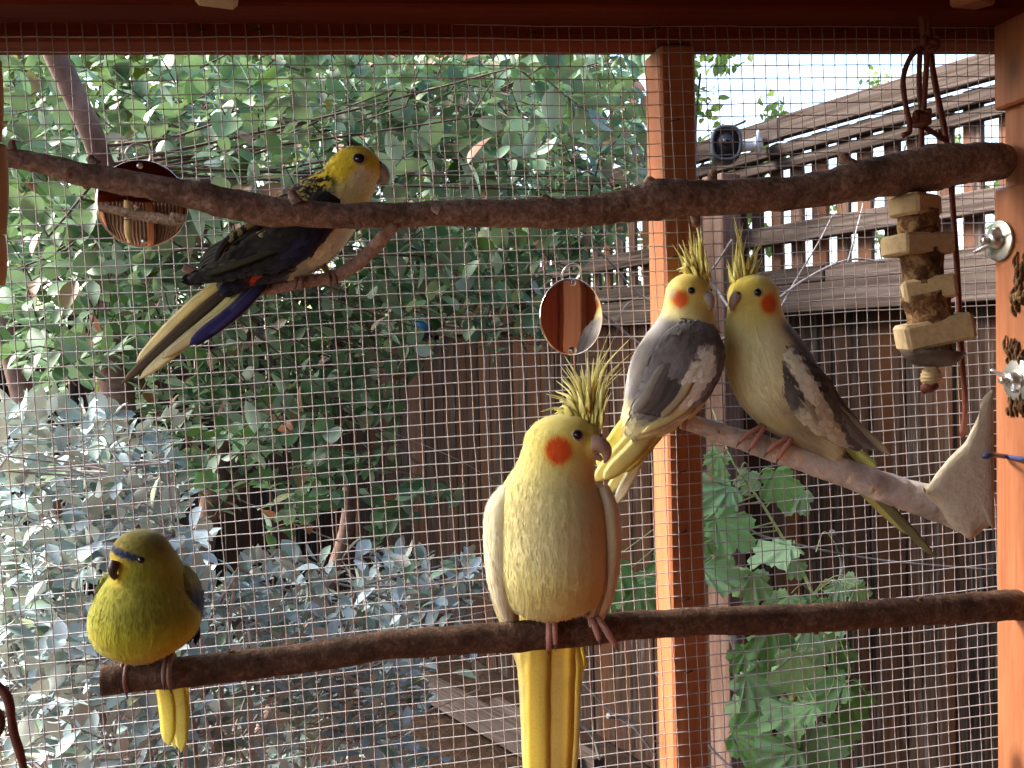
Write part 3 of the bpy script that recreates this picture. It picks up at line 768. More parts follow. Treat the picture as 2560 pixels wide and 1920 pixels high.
# ------------------------------------------------------------------ birds
def feather_mat(name, tr_):
    k = NT(name); at = k.n('Attribute', attribute_name='Col')
    g = k.noise(k.coord((1, 1, 1)), 700, 4, .6)
    c = k.mix(.5, at.outputs['Color'], k.ramp(g, [(.3, (.78, .78, .78)), (.7, (1.16, 1.16, 1.16))]), 'MULTIPLY')
    k.done(c, .75, 0, .15); k.b.inputs['Sheen Weight'].default_value = .25; k.b.inputs['Sheen Roughness'].default_value = .5
    tr = k.n('BsdfTranslucent'); k.l(c, tr.inputs['Color']); mx = k.n('MixShader'); mx.inputs[0].default_value = tr_
    k.l(k.b.outputs[0], mx.inputs[1]); k.l(tr.outputs[0], mx.inputs[2]); k.l(mx.outputs[0], k.out.inputs['Surface'])
    return k.m
def body_mat():
    k = NT('under_plumage'); at = k.n('Attribute', attribute_name='Col'); g = k.noise(k.coord((1, 1, 1)), 500, 5, .65)
    c = k.mix(.5, at.outputs['Color'], k.ramp(g, [(.3, (.8, .8, .8)), (.7, (1.12, 1.12, 1.12))]), 'MULTIPLY')
    k.bump(g, .2, .0008); k.done(c, .8, 0, .12); k.b.inputs['Sheen Weight'].default_value = .2
    k.b.inputs['Subsurface Weight'].default_value = .15; k.b.inputs['Subsurface Radius'].default_value = (.004, .003, .001); k.b.inputs['Subsurface Scale'].default_value = 1.
    return k.m
M['feather'] = feather_mat('plumage', .10); M['blade'] = feather_mat('long_feather', .55); M['body'] = body_mat()
M['eye'] = flat_mat('bird_eye', (.012, .008, .008), .06, 0, .6, .1, 50)
M['eye_ring'] = flat_mat('eye_ring', (.36, .32, .26), .7)
M['beak_pink'] = flat_mat('beak_horn_pink', (.40, .25, .19), .4, 0, .4, .2, 200)
M['beak_grey'] = flat_mat('beak_horn_grey', (.38, .31, .27), .35, 0, .4, .2, 200)
M['beak_dark'] = flat_mat('beak_horn_dark', (.05, .03, .025), .35, 0, .4, .2, 200)
M['foot_pink'] = flat_mat('pink_scaled_foot', (.42, .19, .15), .55, 0, .3, .25, 500)
M['foot_brown'] = flat_mat('brown_scaled_foot', (.20, .11, .085), .55, 0, .3, .25, 500)
M['claw'] = flat_mat('claw', (.10, .07, .06), .4)

def sm(a, b, x):
    t = np.clip((x - a) / (b - a), 0, 1); return t * t * (3 - 2 * t)
def ell(x, y, cx, cy, rx, ry, soft=.3, rot=0.):
    dx, dy = x - cx, y - cy; c, s = math.cos(rot), math.sin(rot)
    q = np.sqrt(((dx * c + dy * s) / rx) ** 2 + ((-dx * s + dy * c) / ry) ** 2)
    return 1 - sm(1 - soft, 1 + soft, q)
def lerp(a, b, m): return np.asarray(a) * (1 - m[:, None]) + np.asarray(b) * m[:, None]
def nz2(x, y, f, o=0.): return np.array([mnoise.noise(Vector((a * f, b * f, o))) for a, b in zip(x, y)])

class Bird:
    def __init__(s, name, label, cat, cx, cy, d0, group=None):
        s.cx, s.cy, s.d0, s.k = cx, cy, d0, d0 / FPX
        s.O = W(cx, cy, d0)
        s.root = empty(name, s.O, label, cat, group)
    def pt(s, x, y, w=0.): return s.O + (RT * (x - s.cx) - UP * (y - s.cy) - FW * w) * s.k
    def pts(s, L): return np.array([s.pt(*p) for p in L])
    def loc(s, V):
        q = (V - s.O) / s.k; return s.cx + q @ RT, s.cy - q @ UP, -(q @ FW)
    def loft(s, st, n=26, seg=24):
        "st: (px, py, w, half width in the picture, half depth)"
        A = catmull(np.array(st, float), n); P = s.pts(A[:, :3]); T, N, B = frames(P, ref=-FW)
        an = np.arange(seg) * 2 * PI / seg
        V = np.array([P[i] + N[i] * (np.cos(an) * A[i, 4] * s.k)[:, None] + B[i] * (np.sin(an) * A[i, 3] * s.k)[:, None] for i in range(n)]).reshape(-1, 3)
        F = [(i * seg + j, i * seg + (j + 1) % seg, (i + 1) * seg + (j + 1) % seg, (i + 1) * seg + j) for i in range(n - 1) for j in range(seg)]
        F += [tuple(range(seg - 1, -1, -1)), tuple((n - 1) * seg + j for j in range(seg))]
        return V, F, P
    def skin(s, name, pieces, colf, voxel=.0017, smooth=6, parent=None):
        mb = MB(); spines = []
        for V, F, P in pieces:
            mb.add(V, F)
            if P is not None: spines.append(P)
        me = mesh_data('tmp', mb.V(), mb.f, None)
        o = bpy.data.objects.new('tmp', me); COL.objects.link(o)
        m = o.modifiers.new('r', 'REMESH'); m.mode = 'VOXEL'; m.voxel_size = voxel
        m = o.modifiers.new('s', 'SMOOTH'); m.factor = .5; m.iterations = smooth
        dg = bpy.context.evaluated_depsgraph_get(); me2 = bpy.data.meshes.new_from_object(o.evaluated_get(dg))
        V = np.empty(len(me2.vertices) * 3); me2.vertices.foreach_get('co', V); V = V.reshape(-1, 3)
        F = [tuple(p.vertices) for p in me2.polygons]
        Nn = np.empty(len(me2.polygons) * 3); me2.polygons.foreach_get('normal', Nn); Nn = Nn.reshape(-1, 3)
        Ar = np.empty(len(me2.polygons)); me2.polygons.foreach_get('area', Ar); Ce = np.empty(len(me2.polygons) * 3); me2.polygons.foreach_get('center', Ce); Ce = Ce.reshape(-1, 3)
        bpy.data.objects.remove(o)
        x, y, w = s.loc(V)
        ob = obj(name, V, F, M['body'], parent or s.root, True, colf(x, y, w))
        from mathutils.bvhtree import BVHTree
        bvh = BVHTree.FromPolygons([tuple(v) for v in V], F)
        return ob, dict(C=Ce, N=Nn, A=Ar, S=spines, bvh=bvh)
    def surf(s, sk, x, y, default=0.):
        o = s.pt(x, y, 900); h = sk['bvh'].ray_cast(Vector(o), Vector(FW))
        return default if h[0] is None else 900 - h[3] / s.k
    def plume(s, sk, n, size, colf, parent, name='plumage', flow=None, jit=.10, keep=None, lift=.35, edge=None, nar=1.0):
        "small overlapping contour feathers on a skin"
        pr = sk['A'] / sk['A'].sum(); idx = rng.choice(len(pr), n, p=pr)
        C = sk['C'][idx] + rng.normal(0, .0004, (n, 3)); Nn = sk['N'][idx]
        S = np.vstack(sk['S']); T = np.vstack([np.gradient(P, axis=0) for P in sk['S']])
        if flow is None:
            j = np.array([np.argmin(((S - c) ** 2).sum(1)) for c in C]); D = T[j]
        else: D = np.tile(flow, (n, 1))
        D = D / np.linalg.norm(D, axis=1)[:, None] + rng.normal(0, .16, (n, 3))
        D = D - Nn * (D * Nn).sum(1)[:, None]; D /= np.maximum(1e-9, np.linalg.norm(D, axis=1))[:, None]
        B = np.cross(Nn, D) * nar
        x, y, w = s.loc(C); l = (size(x, y) if callable(size) else np.full(n, size)) * s.k * rng.uniform(.75, 1.25, n)
        ok = l > 1e-5
        if keep is not None: ok &= keep(x, y, w)
        C, Nn, D, B, l = C[ok], Nn[ok], D[ok], B[ok], l[ok][:, None]
        x, y, w = x[ok], y[ok], w[ok]
        c = np.clip(colf(x, y, w) * (1 + rng.normal(0, jit, (len(x), 1))), .004, .95)
        m = len(x); h = l * .032 * lift
        V = np.stack([C - D * l * .25 - Nn * l * .03, C + D * l * .25 - B * l * .27 + Nn * h * .7, C + D * l * .25 + B * l * .27 + Nn * h * .7, C + D * l * .3 + Nn * h * 1.5, C + D * l * .62 - B * l * .17 + Nn * h, C + D * l * .62 + B * l * .17 + Nn * h, C + D * l * .8 + Nn * h * 1.0], 1)
        f = np.array([(0, 3, 2), (0, 1, 3), (1, 4, 3), (3, 5, 2), (4, 6, 3), (3, 6, 5)])
        F = (np.arange(m)[:, None, None] * 7 + f[None]).reshape(-1, 3)
        cc = np.repeat(c[:, None], 7, 1)
        if edge is not None: e = edge(x, y, w); cc[:, 4:] = np.where(e[:, None, :1] < 0, cc[:, 4:], e[:, None, :])
        else: cc[:, 4:] = np.clip(cc[:, 4:] * 1.04, 0, .95)
        o = obj(name, V.reshape(-1, 3), F.tolist(), M['feather'], parent, True, cc.reshape(-1, 3), kind='stuff')
        vn = np.repeat(Nn[:, None], 7, 1) + rng.normal(0, .04, (m, 1, 3)) + D[:, None] * np.array([-.1, 0, 0, .02, .10, .10, .2])[None, :, None]
        vn = vn.reshape(-1, 3); vn /= np.linalg.norm(vn, axis=1)[:, None]
        o.data.normals_split_custom_set_from_vertices(vn.tolist())
        return o
    def blade(s, name, path, width, col, parent, nrmv=None, thin=.10, n=16, prof=None, col2=None, mat='blade'):
        "one long feather with a raised shaft; path in (px, py, w)"
        A = catmull(np.array(path, float), n); P = s.pts(A); T, N, B = frames(P, ref=-FW if nrmv is None else nrmv)
        pf = prof or (lambda t: (min(1, t / .12) ** .6 * .75 + .25) * (1 - max(0, (t - .72) / .28) ** 2.2) ** .5 if t < 1 else .03)
        V = []; C = []
        for i in range(n):
            t = i / (n - 1); hw = width / 2 * pf(t) * s.k + 1e-5
            c = np.asarray(col) * (1 - t) + np.asarray(col2 if col2 is not None else col) * t; rw = rng.uniform(.93, 1.05); hw *= rng.uniform(.95, 1.03)
            for u, z in ((-1, -.10), (-.5, .0), (0, .10), (.5, .0), (1, -.10), (.5, -.12), (0, -.06), (-.5, -.12)):
                V.append(P[i] + B[i] * hw * u + N[i] * (z * width / 2 * s.k * thin * 6)); C.append(c * (1.14 if (u == 0 and z > 0) else (.86 if abs(u) == 1 else 1)) * rw)
        F = [(i * 8 + j, i * 8 + (j + 1) % 8, (i + 1) * 8 + (j + 1) % 8, (i + 1) * 8 + j) for i in range(n - 1) for j in range(8)] + [tuple(range(7, -1, -1)), tuple((n - 1) * 8 + j for j in range(8))]
        return obj(name, V, F, M[mat], parent, True, np.clip(np.array(C), 0, .95))
    def crest(s, feats, col, col2, extra=0, base=None, spread=None):
        root = None
        mb = MB()
        for k, (p0, p1, p2, wd) in enumerate(feats):
            c = np.asarray(col) * rng.uniform(.92, 1.06); nm = 'crest_feather'
            o = s.blade(nm, [p0, p1, p2], wd, c, s.root, nrmv=-FW - RT * rng.uniform(0, .9) + UP * rng.uniform(0, .4), thin=.06, n=12, prof=lambda t: (1 - t) ** .55 * (.8 + .75 * math.sin(PI * min(1, t * 1.4))) + .05, col2=col2, mat='feather')
    def eye(s, sk, x, y, r, ring=True, ringcol=None):
        w = s.surf(sk, x, y, 40); c = s.pt(x, y, w - r * .35)
        e = obj('eye', *ellipsoid(c, (RT * r * s.k, UP * r * s.k, -FW * r * .8 * s.k)), M['eye'], s.root)
        if ring:
            n = sk['bvh'].find_nearest(Vector(s.pt(x, y, w)))[1]; n = np.array(n) if n is not None else -FW
            if np.dot(n, -FW) < 0: n = -n
            a = np.arange(25) * 2 * PI / 24; u = nrm(np.cross(n, UP)); v = np.cross(u, n)
            P = np.array([s.pt(x, y, w) + (u * math.cos(t) + v * math.sin(t)) * r * 1.02 * s.k for t in a])
            obj('eye_ring', *tube(P, r * .16 * s.k, 6, False), ringcol or M['eye_ring'], e)
    def beak(s, upper, lower, mat, nostril=None):
        U = np.array(upper, float); b = obj('beak', *tube(s.pts(catmull(U[:, :3], 14)), list(U[:, 3] * s.k), 14, True), mat, s.root)
        if lower:
            L = np.array(lower, float); obj('lower_beak', *tube(s.pts(catmull(L[:, :3], 8)), list(L[:, 3] * s.k), 10, True), mat, b)
        for x, y, w in (nostril or []):
            obj('nostril', *ellipsoid(s.pt(x, y, w), (RT * 4.2 * s.k, UP * 4.6 * s.k, -FW * 3 * s.k), 10, 6), M['beak_dark'], b)
    def foot(s, toes, leg, mat, r=7.):
        "toes: lists of (px, py, w); the last step is the claw"
        mb = MB()
        if leg: mb.add(*tube(s.pts(catmull(leg, 6)), [r * 1.25 * s.k, r * 1.1 * s.k], 9, True))
        for t in toes:
            C = s.pts(catmull(t, 14)); mb.add(*tube(C, [r * 1.12 * s.k, r * s.k, r * 1.02 * s.k, r * .8 * s.k], 9, True, lambda q, a, p: 1 + .10 * math.sin(q * 40)))
        o = mb.build('foot', mat, s.root)
        for t in toes:
            e = np.array(t[-1], float); v = e - np.array(t[-2], float); v /= np.linalg.norm(v)
            obj('claw', *tube(s.pts(catmull([e - v * 2, e + v * 7 + [0, 2, 1], e + v * 12 + [0, 7, -3]], 6)), [r * .62 * s.k, r * .1 * s.k], 7, True), M['claw'], o)
def wrap(x0, x1, yc, wc, R, a0=100, a1=-20, n=5):
    "a toe bent over a round perch, from the top towards the lens"
    return [(x0 + (x1 - x0) * i / (n - 1), yc - R * math.sin(math.radians(a0 + (a1 - a0) * i / (n - 1))), wc + R * math.cos(math.radians(a0 + (a1 - a0) * i / (n - 1)))) for i in range(n)]

YEL = (.82, .71, .22); CREAM = (.76, .67, .29); CHEEK = (.72, .10, .015); TAILY = (.90, .76, .22)

def cockatiel_front():
    b = Bird('cockatiel', 'pale cream-yellow cockatiel with tall spiky crest facing out from the brown perch stick', 'cockatiel', 1385, 1550, dD(1385) - .004, 'cockatiels')
    def col(x, y, w):
        c = np.tile(np.array(CREAM), (len(x), 1))
        c = lerp(c, YEL, 1 - sm(1090, 1250, y)); c = lerp(c, (.78, .64, .20), ell(x, y, 1400, 1480, 130, 80, .6) * .6)
        c = lerp(c, (.80, .64, .10), ell(x, y, 1470, 1060, 55, 60, .6) * .8); c = lerp(c, (.76, .67, .36), ell(x, y, 1400, 1320, 120, 90, .7) * .6)
        c = lerp(c, (.75, .42, .04), ell(x, y, 1394, 1120, 41, 40, .25) * .75); c = lerp(c, CHEEK, ell(x, y, 1392, 1119, 31, 32, .22) * (w > 0))
        return c
    body = b.loft([(1404, 1060, 8, 60, 60), (1402, 1090, 10, 88, 84), (1398, 1130, 12, 92, 88), (1388, 1180, 10, 100, 94), (1380, 1235, 10, 128, 118), (1378, 1300, 14, 138, 136), (1380, 1400, 18, 140, 142), (1378, 1452, 14, 132, 130), (1374, 1492, 8, 118, 100), (1374, 1516, 0, 76, 64)], 34, 28)
    head = (*ellipsoid(b.pt(1408, 1096, 14), (RT * 92 * b.k, UP * 62 * b.k, FW * 84 * b.k), 24, 16), None)
    face = (*ellipsoid(b.pt(1462, 1106, 40), (RT * 40 * b.k, UP * 50 * b.k, FW * 42 * b.k), 20, 12), None)
    bo, sk = b.skin('body', [body, head, face], col)
    def nobeak(x, y, w): return (ell(x, y, 1438, 1083, 15, 15, .05) < .5) & (ell(x, y, 1500, 1118, 20, 38, .05) < .5)
    b.plume(sk, 15000, lambda x, y: 12 + 7 * sm(1150, 1300, y), col, bo, keep=nobeak, jit=.03, lift=.9, nar=.22)
    for side, st in (('l', [(1272, 1218, 16, 22, 34), (1252, 1280, 26, 40, 54), (1249, 1390, 30, 37, 60), (1260, 1480, 14, 32, 50), (1282, 1562, -16, 17, 24)]), ('r', [(1502, 1214, 10, 18, 32), (1519, 1280, 18, 27, 52), (1524, 1390, 18, 25, 58), (1511, 1480, 4, 23, 48), (1486, 1556, -22, 15, 24)])):
        wc = lambda x, y, w: lerp(np.tile(np.array((.82, .74, .48)), (len(x), 1)), (.80, .68, .46), sm(1300, 1500, y) * .6)
        wl = b.loft(st, 24, 18); wg, wk = b.skin('wing', [wl], wc, .0016, 4)
        b.plume(wk, 2600, lambda x, y: 16 + 8 * sm(1260, 1450, y), wc, wg, jit=.03, lift=.6, nar=.25)
        sg = -1 if side == 'l' else 1
        for k in range(5):
            x0 = 1378 + sg * (112 + k * 6) ; b.blade('flight_feather', [(x0, 1330 + k * 20, 84 - k * 8), (x0 + sg * 3, 1440 + k * 10, 80 - k * 10), (x0 - sg * 16, 1548 + k * 4, 26 - k * 9)], 22, (.84, .76, .50), wg)
    # tail, hanging behind the perch
    for k, (x0, x1, y1, wd, c) in enumerate([(1348, 1342, 2130, 70, TAILY), (1402, 1398, 2160, 84, (.84, .68, .22)), (1372, 1370, 2180, 70, TAILY), (1318, 1324, 2060, 54, (.92, .82, .40)), (1432, 1430, 2080, 52, (.88, .80, .42)), (1302, 1310, 1760, 40, (.9, .80, .45)), (1440, 1448, 1790, 32, (.86, .78, .36)), (1452, 1462, 1668, 26, TAILY)]):
        b.blade('tail_feather', [(1378 + (x0 - 1378) * .75, 1500, -36 - 3 * k), (x0, 1640, -66 - 4 * k), (x1 + 3, 1780 if y1 > 1850 else 1700, -78 - 4 * k), (x1 + (6 if x1 < 1372 else -6), y1, -84 - 4 * k)], wd, c, b.root, n=18)
    b.eye(sk, 1438, 1083, 12.5)
    b.beak([(1476, 1104, 70, 22), (1492, 1106, 74, 21), (1507, 1120, 72, 16), (1510, 1136, 68, 10), (1505, 1152, 64, 3)], [(1478, 1132, 58, 12), (1492, 1140, 60, 8), (1500, 1146, 60, 4)], M['beak_pink'], [(1494, 1083, 88)])
    mid = [((1452, 1048), (1420, 960), (1330, 990)), ]
    F = []
    for (bx, by), (mx, my), (tx, ty), wd in [((1480, 1046), (1478, 960), (1524, 826), 11), ((1490, 1050), (1505, 930), (1582, 838), 11), ((1470, 1044), (1470, 950), (1468, 868), 12), ((1460, 1044), (1450, 960), (1412, 888), 13), ((1484, 1048), (1488, 960), (1500, 872), 13), ((1474, 1046), (1476, 980), (1482, 894), 14),
            ((1450, 1044), (1436, 980), (1404, 938), 15), ((1440, 1044), (1424, 996), (1388, 978), 17), ((1430, 1046), (1412, 1018), (1386, 1026), 17), ((1456, 1044), (1448, 990), (1430, 930), 16), ((1466, 1046), (1464, 980), (1452, 910), 15), ((1488, 1054), (1496, 990), (1504, 930), 14), ((1492, 1060), (1502, 1010), (1514, 960), 12), ((1446, 1048), (1424, 1004), (1400, 1000), 18), ((1474, 1052), (1474, 1006), (1470, 950), 18), ((1484, 1056), (1488, 1010), (1490, 960), 16), ((1460, 1050), (1450, 1010), (1436, 966), 19)]:
        for j in range(6):
            o_ = rng.normal(0, 8, 2) if j else np.zeros(2); q = 1 - (rng.uniform(.05, .45) if j else 0)
            F.append(((bx + o_[0], by + o_[1] * .5 + 8, 20 + rng.normal(0, 14)), (bx + (mx - bx) * (q + 1) / 2 + o_[0], by + (my - by) * q, 16 + rng.normal(0, 12)), (bx + (tx - bx) * q + o_[0] * 2., by + (ty - by) * q, 4 + rng.normal(0, 16)), wd * (.8 if j == 0 else .6)))
    b.crest(F, (.95, .82, .20), (.95, .89, .40))
    yc, wc = 1584, 4; R = 44
    b.foot([wrap(1372, 1370, yc, wc, R, 95, -42), wrap(1382, 1386, yc, wc, R, 90, -18)], [(1378, 1520, 8), (1378, 1538, 12)], M['foot_pink'], 8)
    yc = 1579
    b.foot([wrap(1466, 1494, yc, wc, R, 100, -10), wrap(1476, 1536, yc, wc, R, 96, -36)], [(1456, 1508, 12), (1466, 1530, 14)], M['foot_pink'], 8.5)
cockatiel_front()

def parakeet():
    b = Bird('parakeet', 'olive-yellow parakeet with dark blue forehead band perched on the sawn end of the stick', 'parakeet', 370, 1650, dD(370) - .002)
    def col(x, y, w):
        c = np.tile(np.array((.30, .29, .022)), (len(x), 1))
        c = lerp(c, (.62, .54, .03), sm(1500, 1620, y)); c = lerp(c, (.17, .14, .018), (1 - sm(1340, 1450, y)))
        c = lerp(c, (.52, .36, .02), ell(x, y, 325, 1405, 30, 42, .5)); c = lerp(c, (.20, .18, .018), ell(x, y, 400, 1480, 80, 60, .7) * .7)
        c = lerp(c, (.008, .016, .055), ell(x, y, 338, 1369, 52, 10, .25, .27))
        c = lerp(c, (.60, .55, .06), (x > 470) * sm(1540, 1580, y) * 1.); c = lerp(c, (.60, .56, .05), (1 - sm(225, 262, x)) * sm(1400, 1500, y))
        return c
    body = b.loft([(366, 1345, 16, 48, 48), (368, 1378, 18, 70, 68), (370, 1410, 16, 84, 78), (372, 1440, 12, 92, 84), (369, 1490, 10, 118, 104), (367, 1548, 12, 134, 116), (368, 1588, 8, 122, 104), (370, 1616, 0, 84, 70), (372, 1628, -6, 46, 40)], 34, 28)
    head = (*ellipsoid(b.pt(362, 1384, 24), (RT * 74 * b.k, UP * 66 * b.k, FW * 66 * b.k), 24, 16), None)
    bo, sk = b.skin('body', [body, head], col)
    b.plume(sk, 12000, lambda x, y: 10 + 7 * sm(1420, 1560, y), col, bo, keep=lambda x, y, w: (ell(x, y, 321, 1406, 14, 28, .05) < .5) & (ell(x, y, 384, 1384, 10, 10, .05) < .5), jit=.06, lift=.9, nar=.22)
    wc = lambda x, y, w: lerp(np.tile(np.array((.20, .20, .03)), (len(x), 1)), (.012, .03, .085), sm(1440, 1500, y))
    for st in ([(446, 1418, -20, 10, 22), (472, 1462, -18, 14, 44), (482, 1515, -22, 13, 50), (480, 1560, -34, 9, 36), (462, 1610, -56, 5, 16)], [(266, 1440, -16, 14, 34), (246, 1500, -26, 8, 44), (250, 1570, -44, 6, 30), (280, 1620, -60, 5, 16)]):
        wg, wk = b.skin('wing', [b.loft(st, 20, 16)], wc, .0016, 3); b.plume(wk, 420, 18, wc, wg)
        sg = 1 if st[0][0] > 370 else -1
        for k in range(4): b.blade('flight_feather', [(st[1][0] - sg * k * 2, 1490, -10 - 10 * k), (st[2][0] - sg * (2 + k * 2), 1550, -22 - 10 * k), (st[3][0] - sg * k * 5, 1615 + k * 6, -56 - 5 * k)], 16, (.012, .022, .06), wg, nrmv=-FW + RT * sg)
    for k, (x0, x1, y1, wd) in enumerate([(384, 394, 1894, 44), (416, 426, 1912, 42), (400, 410, 1904, 44), (374, 384, 1872, 30), (428, 434, 1864, 28)]):
        b.blade('tail_feather', [(372 + (x0 - 398) * .6 + 10, 1630, -44 - 3 * k), (x0, 1730, -64 - 3 * k), (x1 - 2, 1800, -70 - 3 * k), (x1, y1, -74 - 3 * k)], wd, (.78, .68, .20), b.root, col2=(.92, .84, .26))
    b.eye(sk, 385, 1385, 9, False)
    b.beak([(323, 1388, 86, 13), (321, 1402, 92, 12), (320, 1418, 90, 9), (322, 1432, 84, 3)], [(325, 1420, 80, 8), (323, 1429, 80, 5)], M['beak_dark'], None)
    yc, R = 1692, 44
    for x in (319, 427):
        yc = 1694 if x < 370 else 1683
        b.foot([wrap(x - 4, x - 2, yc, 0, R, 95, -18), wrap(x + 6, x + 12, yc, 0, R, 92, -32)], [(x + (14 if x < 370 else -12), 1620, 2), (x + 2, yc - R - 4, 4)], M['foot_brown'], 6.5)
parakeet()

def rosella():
    b = Bird('rosella', 'yellow-headed rosella with black scalloped back and long dark tail behind the thick branch', 'parrot', 770, 690, .815)
    ax = np.array([-.75, .661]); ay = np.array([-.661, -.75])
    def st_(x, y): return (x - 885) * ax[0] + (y - 430) * ax[1], (x - 885) * ay[0] + (y - 430) * ay[1]
    NAVY = (.012, .012, .030); BLK = (.010, .008, .008)
    def col(x, y, w):
        s, t = st_(x, y)
        c = np.tile(np.array((.80, .62, .04)), (len(x), 1))
        c = lerp(c, (.78, .72, .50), ell(x, y, 920, 462, 34, 32, .4)); c = lerp(c, (.78, .72, .40), ell(x, y, 880, 520, 60, 50, .5) * .85)
        n = nz2(x, y, .075); back = sm(34, 60, s) * sm(-28, 0, t)
        c = lerp(c, BLK, back * (n > -.02 - sm(60, 140, s) * .35)); 
        wing = sm(88, 112, s) * sm(-88, -66, t + .12 * s - 6)
        c = lerp(c, NAVY, wing)
        c = lerp(c, (.40, .33, .10), wing * (ell(x, y, 585, 590, 70, 26, .4, -.75) * (nz2(x, y, .09, 5.) > 0)))
        belly = sm(70, 100, s) * (1 - sm(-90, -66, t + .12 * s - 6))
        c = lerp(c, (.78, .78, .66), belly); c = lerp(c, (.36, .42, .40), belly * sm(190, 240, s)); c = lerp(c, (.70, .08, .02), ell(x, y, 652, 694, 24, 12, .3, -.7))
        return c
    body = b.loft([(898, 392, 0, 46, 44), (884, 425, 0, 64, 58), (862, 468, 0, 72, 62), (818, 518, 0, 90, 76), (760, 570, 0, 103, 86), (702, 616, 0, 92, 76), (650, 652, -2, 66, 54), (600, 690, -4, 38, 30), (560, 722, -4, 22, 16)], 36, 28)
    head = (*ellipsoid(b.pt(890, 424, 2), (RT * 66 * b.k, UP * 58 * b.k, FW * 54 * b.k), 24, 16), None)
    bo, sk = b.skin('body', [body, head], col)
    def edge(x, y, w):
        s, t = st_(x, y); e = np.tile(np.array((.55, .40, .05)), (len(x), 1)); m = (s > 45) & (s < 175) & (t > -20)
        e[~m] = -1; return e
    b.plume(sk, 3800, lambda x, y: 12 + 16 * sm(60, 160, st_(x, y)[0]), col, bo, keep=lambda x, y, w: (ell(x, y, 906, 409, 15, 15, .05) < .5) & (x < 940), jit=.10, edge=edge)
    wc = lambda x, y, w: lerp(np.tile(np.array(BLK), (len(x), 1)), (.02, .02, .06), ell(x, y, 800, 620, 90, 30, .5, -.7) * .8)
    wg, wk = b.skin('wing', [b.loft([(838, 500, 52, 34, 22), (800, 560, 70, 52, 26), (730, 618, 70, 62, 24), (640, 650, 56, 48, 18), (560, 682, 40, 28, 10), (480, 704, 28, 10, 5)], 30, 20)], wc, .0016, 4)
    def wedge(x, y, w):
        s, t = st_(x, y); e = np.tile(np.array((.42, .36, .14)), (len(x), 1)); m = (t > 0) & (s > 120) & (s < 265); e[~m] = -1; return e
    b.plume(wk, 900, 26, wc, wg, edge=wedge, jit=.2)
    for k in range(11):
        o_ = k * 9
        ec = (.012, .010, .014) if k % 3 else (.05, .045, .02)
        b.blade('flight_feather', [(770 - k * 9, 610 - k * 4, 92 - k * 2), (650 - k * 5, 655 - k * 5, 80 - k * 3), (470 + (10 - k) * 4 if k < 6 else 452 + k * 6, 706 - abs(k - 3) * 4 - (k > 6) * (k - 6) * 10, 36 - k * 2)], 28, ec, wg, nrmv=-FW + UP * .3)
    for k in range(6):
        b.blade('covert_feather', [(700 - k * 16, 548 + k * 8, 84 - k), (640 - k * 12, 580 + k * 9, 84 - k), (585 - k * 6, 622 + k * 8, 70 - k)], 22, (.012, .01, .01) if k % 2 else (.30, .25, .09), wg, nrmv=-FW + UP * .4)
    # far wing edge
    T_ = [((640, 664), (510, 770), (292, 962), 30, (.012, .010, .010), (.20, .15, .09), -6), ((630, 652), (478, 758), (330, 905), 30, (.70, .62, .26), (.82, .72, .48), -10), ((650, 680), (545, 780), (340, 948), 34, (.60, .54, .14), (.86, .78, .55), -2), ((662, 696), (586, 776), (470, 862), 38, (.02, .02, .09), (.06, .05, .22), 6),
          ((655, 690), (560, 782), (400, 896), 34, (.50, .44, .10), (.84, .76, .52), 2), ((668, 700), (604, 764), (520, 835), 30, (.012, .012, .05), (.10, .08, .26), 8), ((672, 700), (598, 784), (488, 858), 16, (.3, .3, .38), (.6, .58, .56), 4)]
    for (p0, p1, p2, wd, c1, c2, w) in T_:
        b.blade('tail_feather', [(*p0, w), (*p1, w - 8), (*p2, w - 14)], wd, c1, b.root, n=20, col2=c2)
    b.eye(sk, 906, 409, 14)
    b.beak([(938, 420, 0, 20), (954, 428, 0, 19), (964, 444, 0, 13), (960, 460, 0, 5)], [(940, 450, 0, 12), (952, 458, 0, 7)], M['beak_grey'], [(952, 410, 12)])
    b.foot([wrap(822, 830, 704, 0, 20, 100, -40, 4), wrap(828, 846, 700, 0, 20, 100, -30, 4)], [(806, 660, 6), (822, 684, 6)], M['foot_brown'], 6)
    b.foot([wrap(746, 742, 708, 0, 19, 100, -30, 4), wrap(752, 760, 708, 0, 19, 100, -30, 4)], [(744, 672, 6), (748, 690, 6)], M['foot_brown'], 6)
rosella()

def crest_set(b, feats, c1, c2):
    F = []
    for (bx, by), (mx, my), (tx, ty), wd in feats:
        for j in range(6):
            o_ = rng.normal(0, 6, 2) if j else np.zeros(2); q = 1 - (rng.uniform(.05, .45) if j else 0)
            F.append(((bx + o_[0], by + 6, 10 + rng.normal(0, 9)), (bx + (mx - bx) * (q + 1) / 2 + o_[0], by + (my - by) * q, 8 + rng.normal(0, 8)), (bx + (tx - bx) * q + o_[0] * 1.8, by + (ty - by) * q, rng.normal(0, 9)), wd * (.85 if j == 0 else .65)))
    b.crest(F, c1, c2)

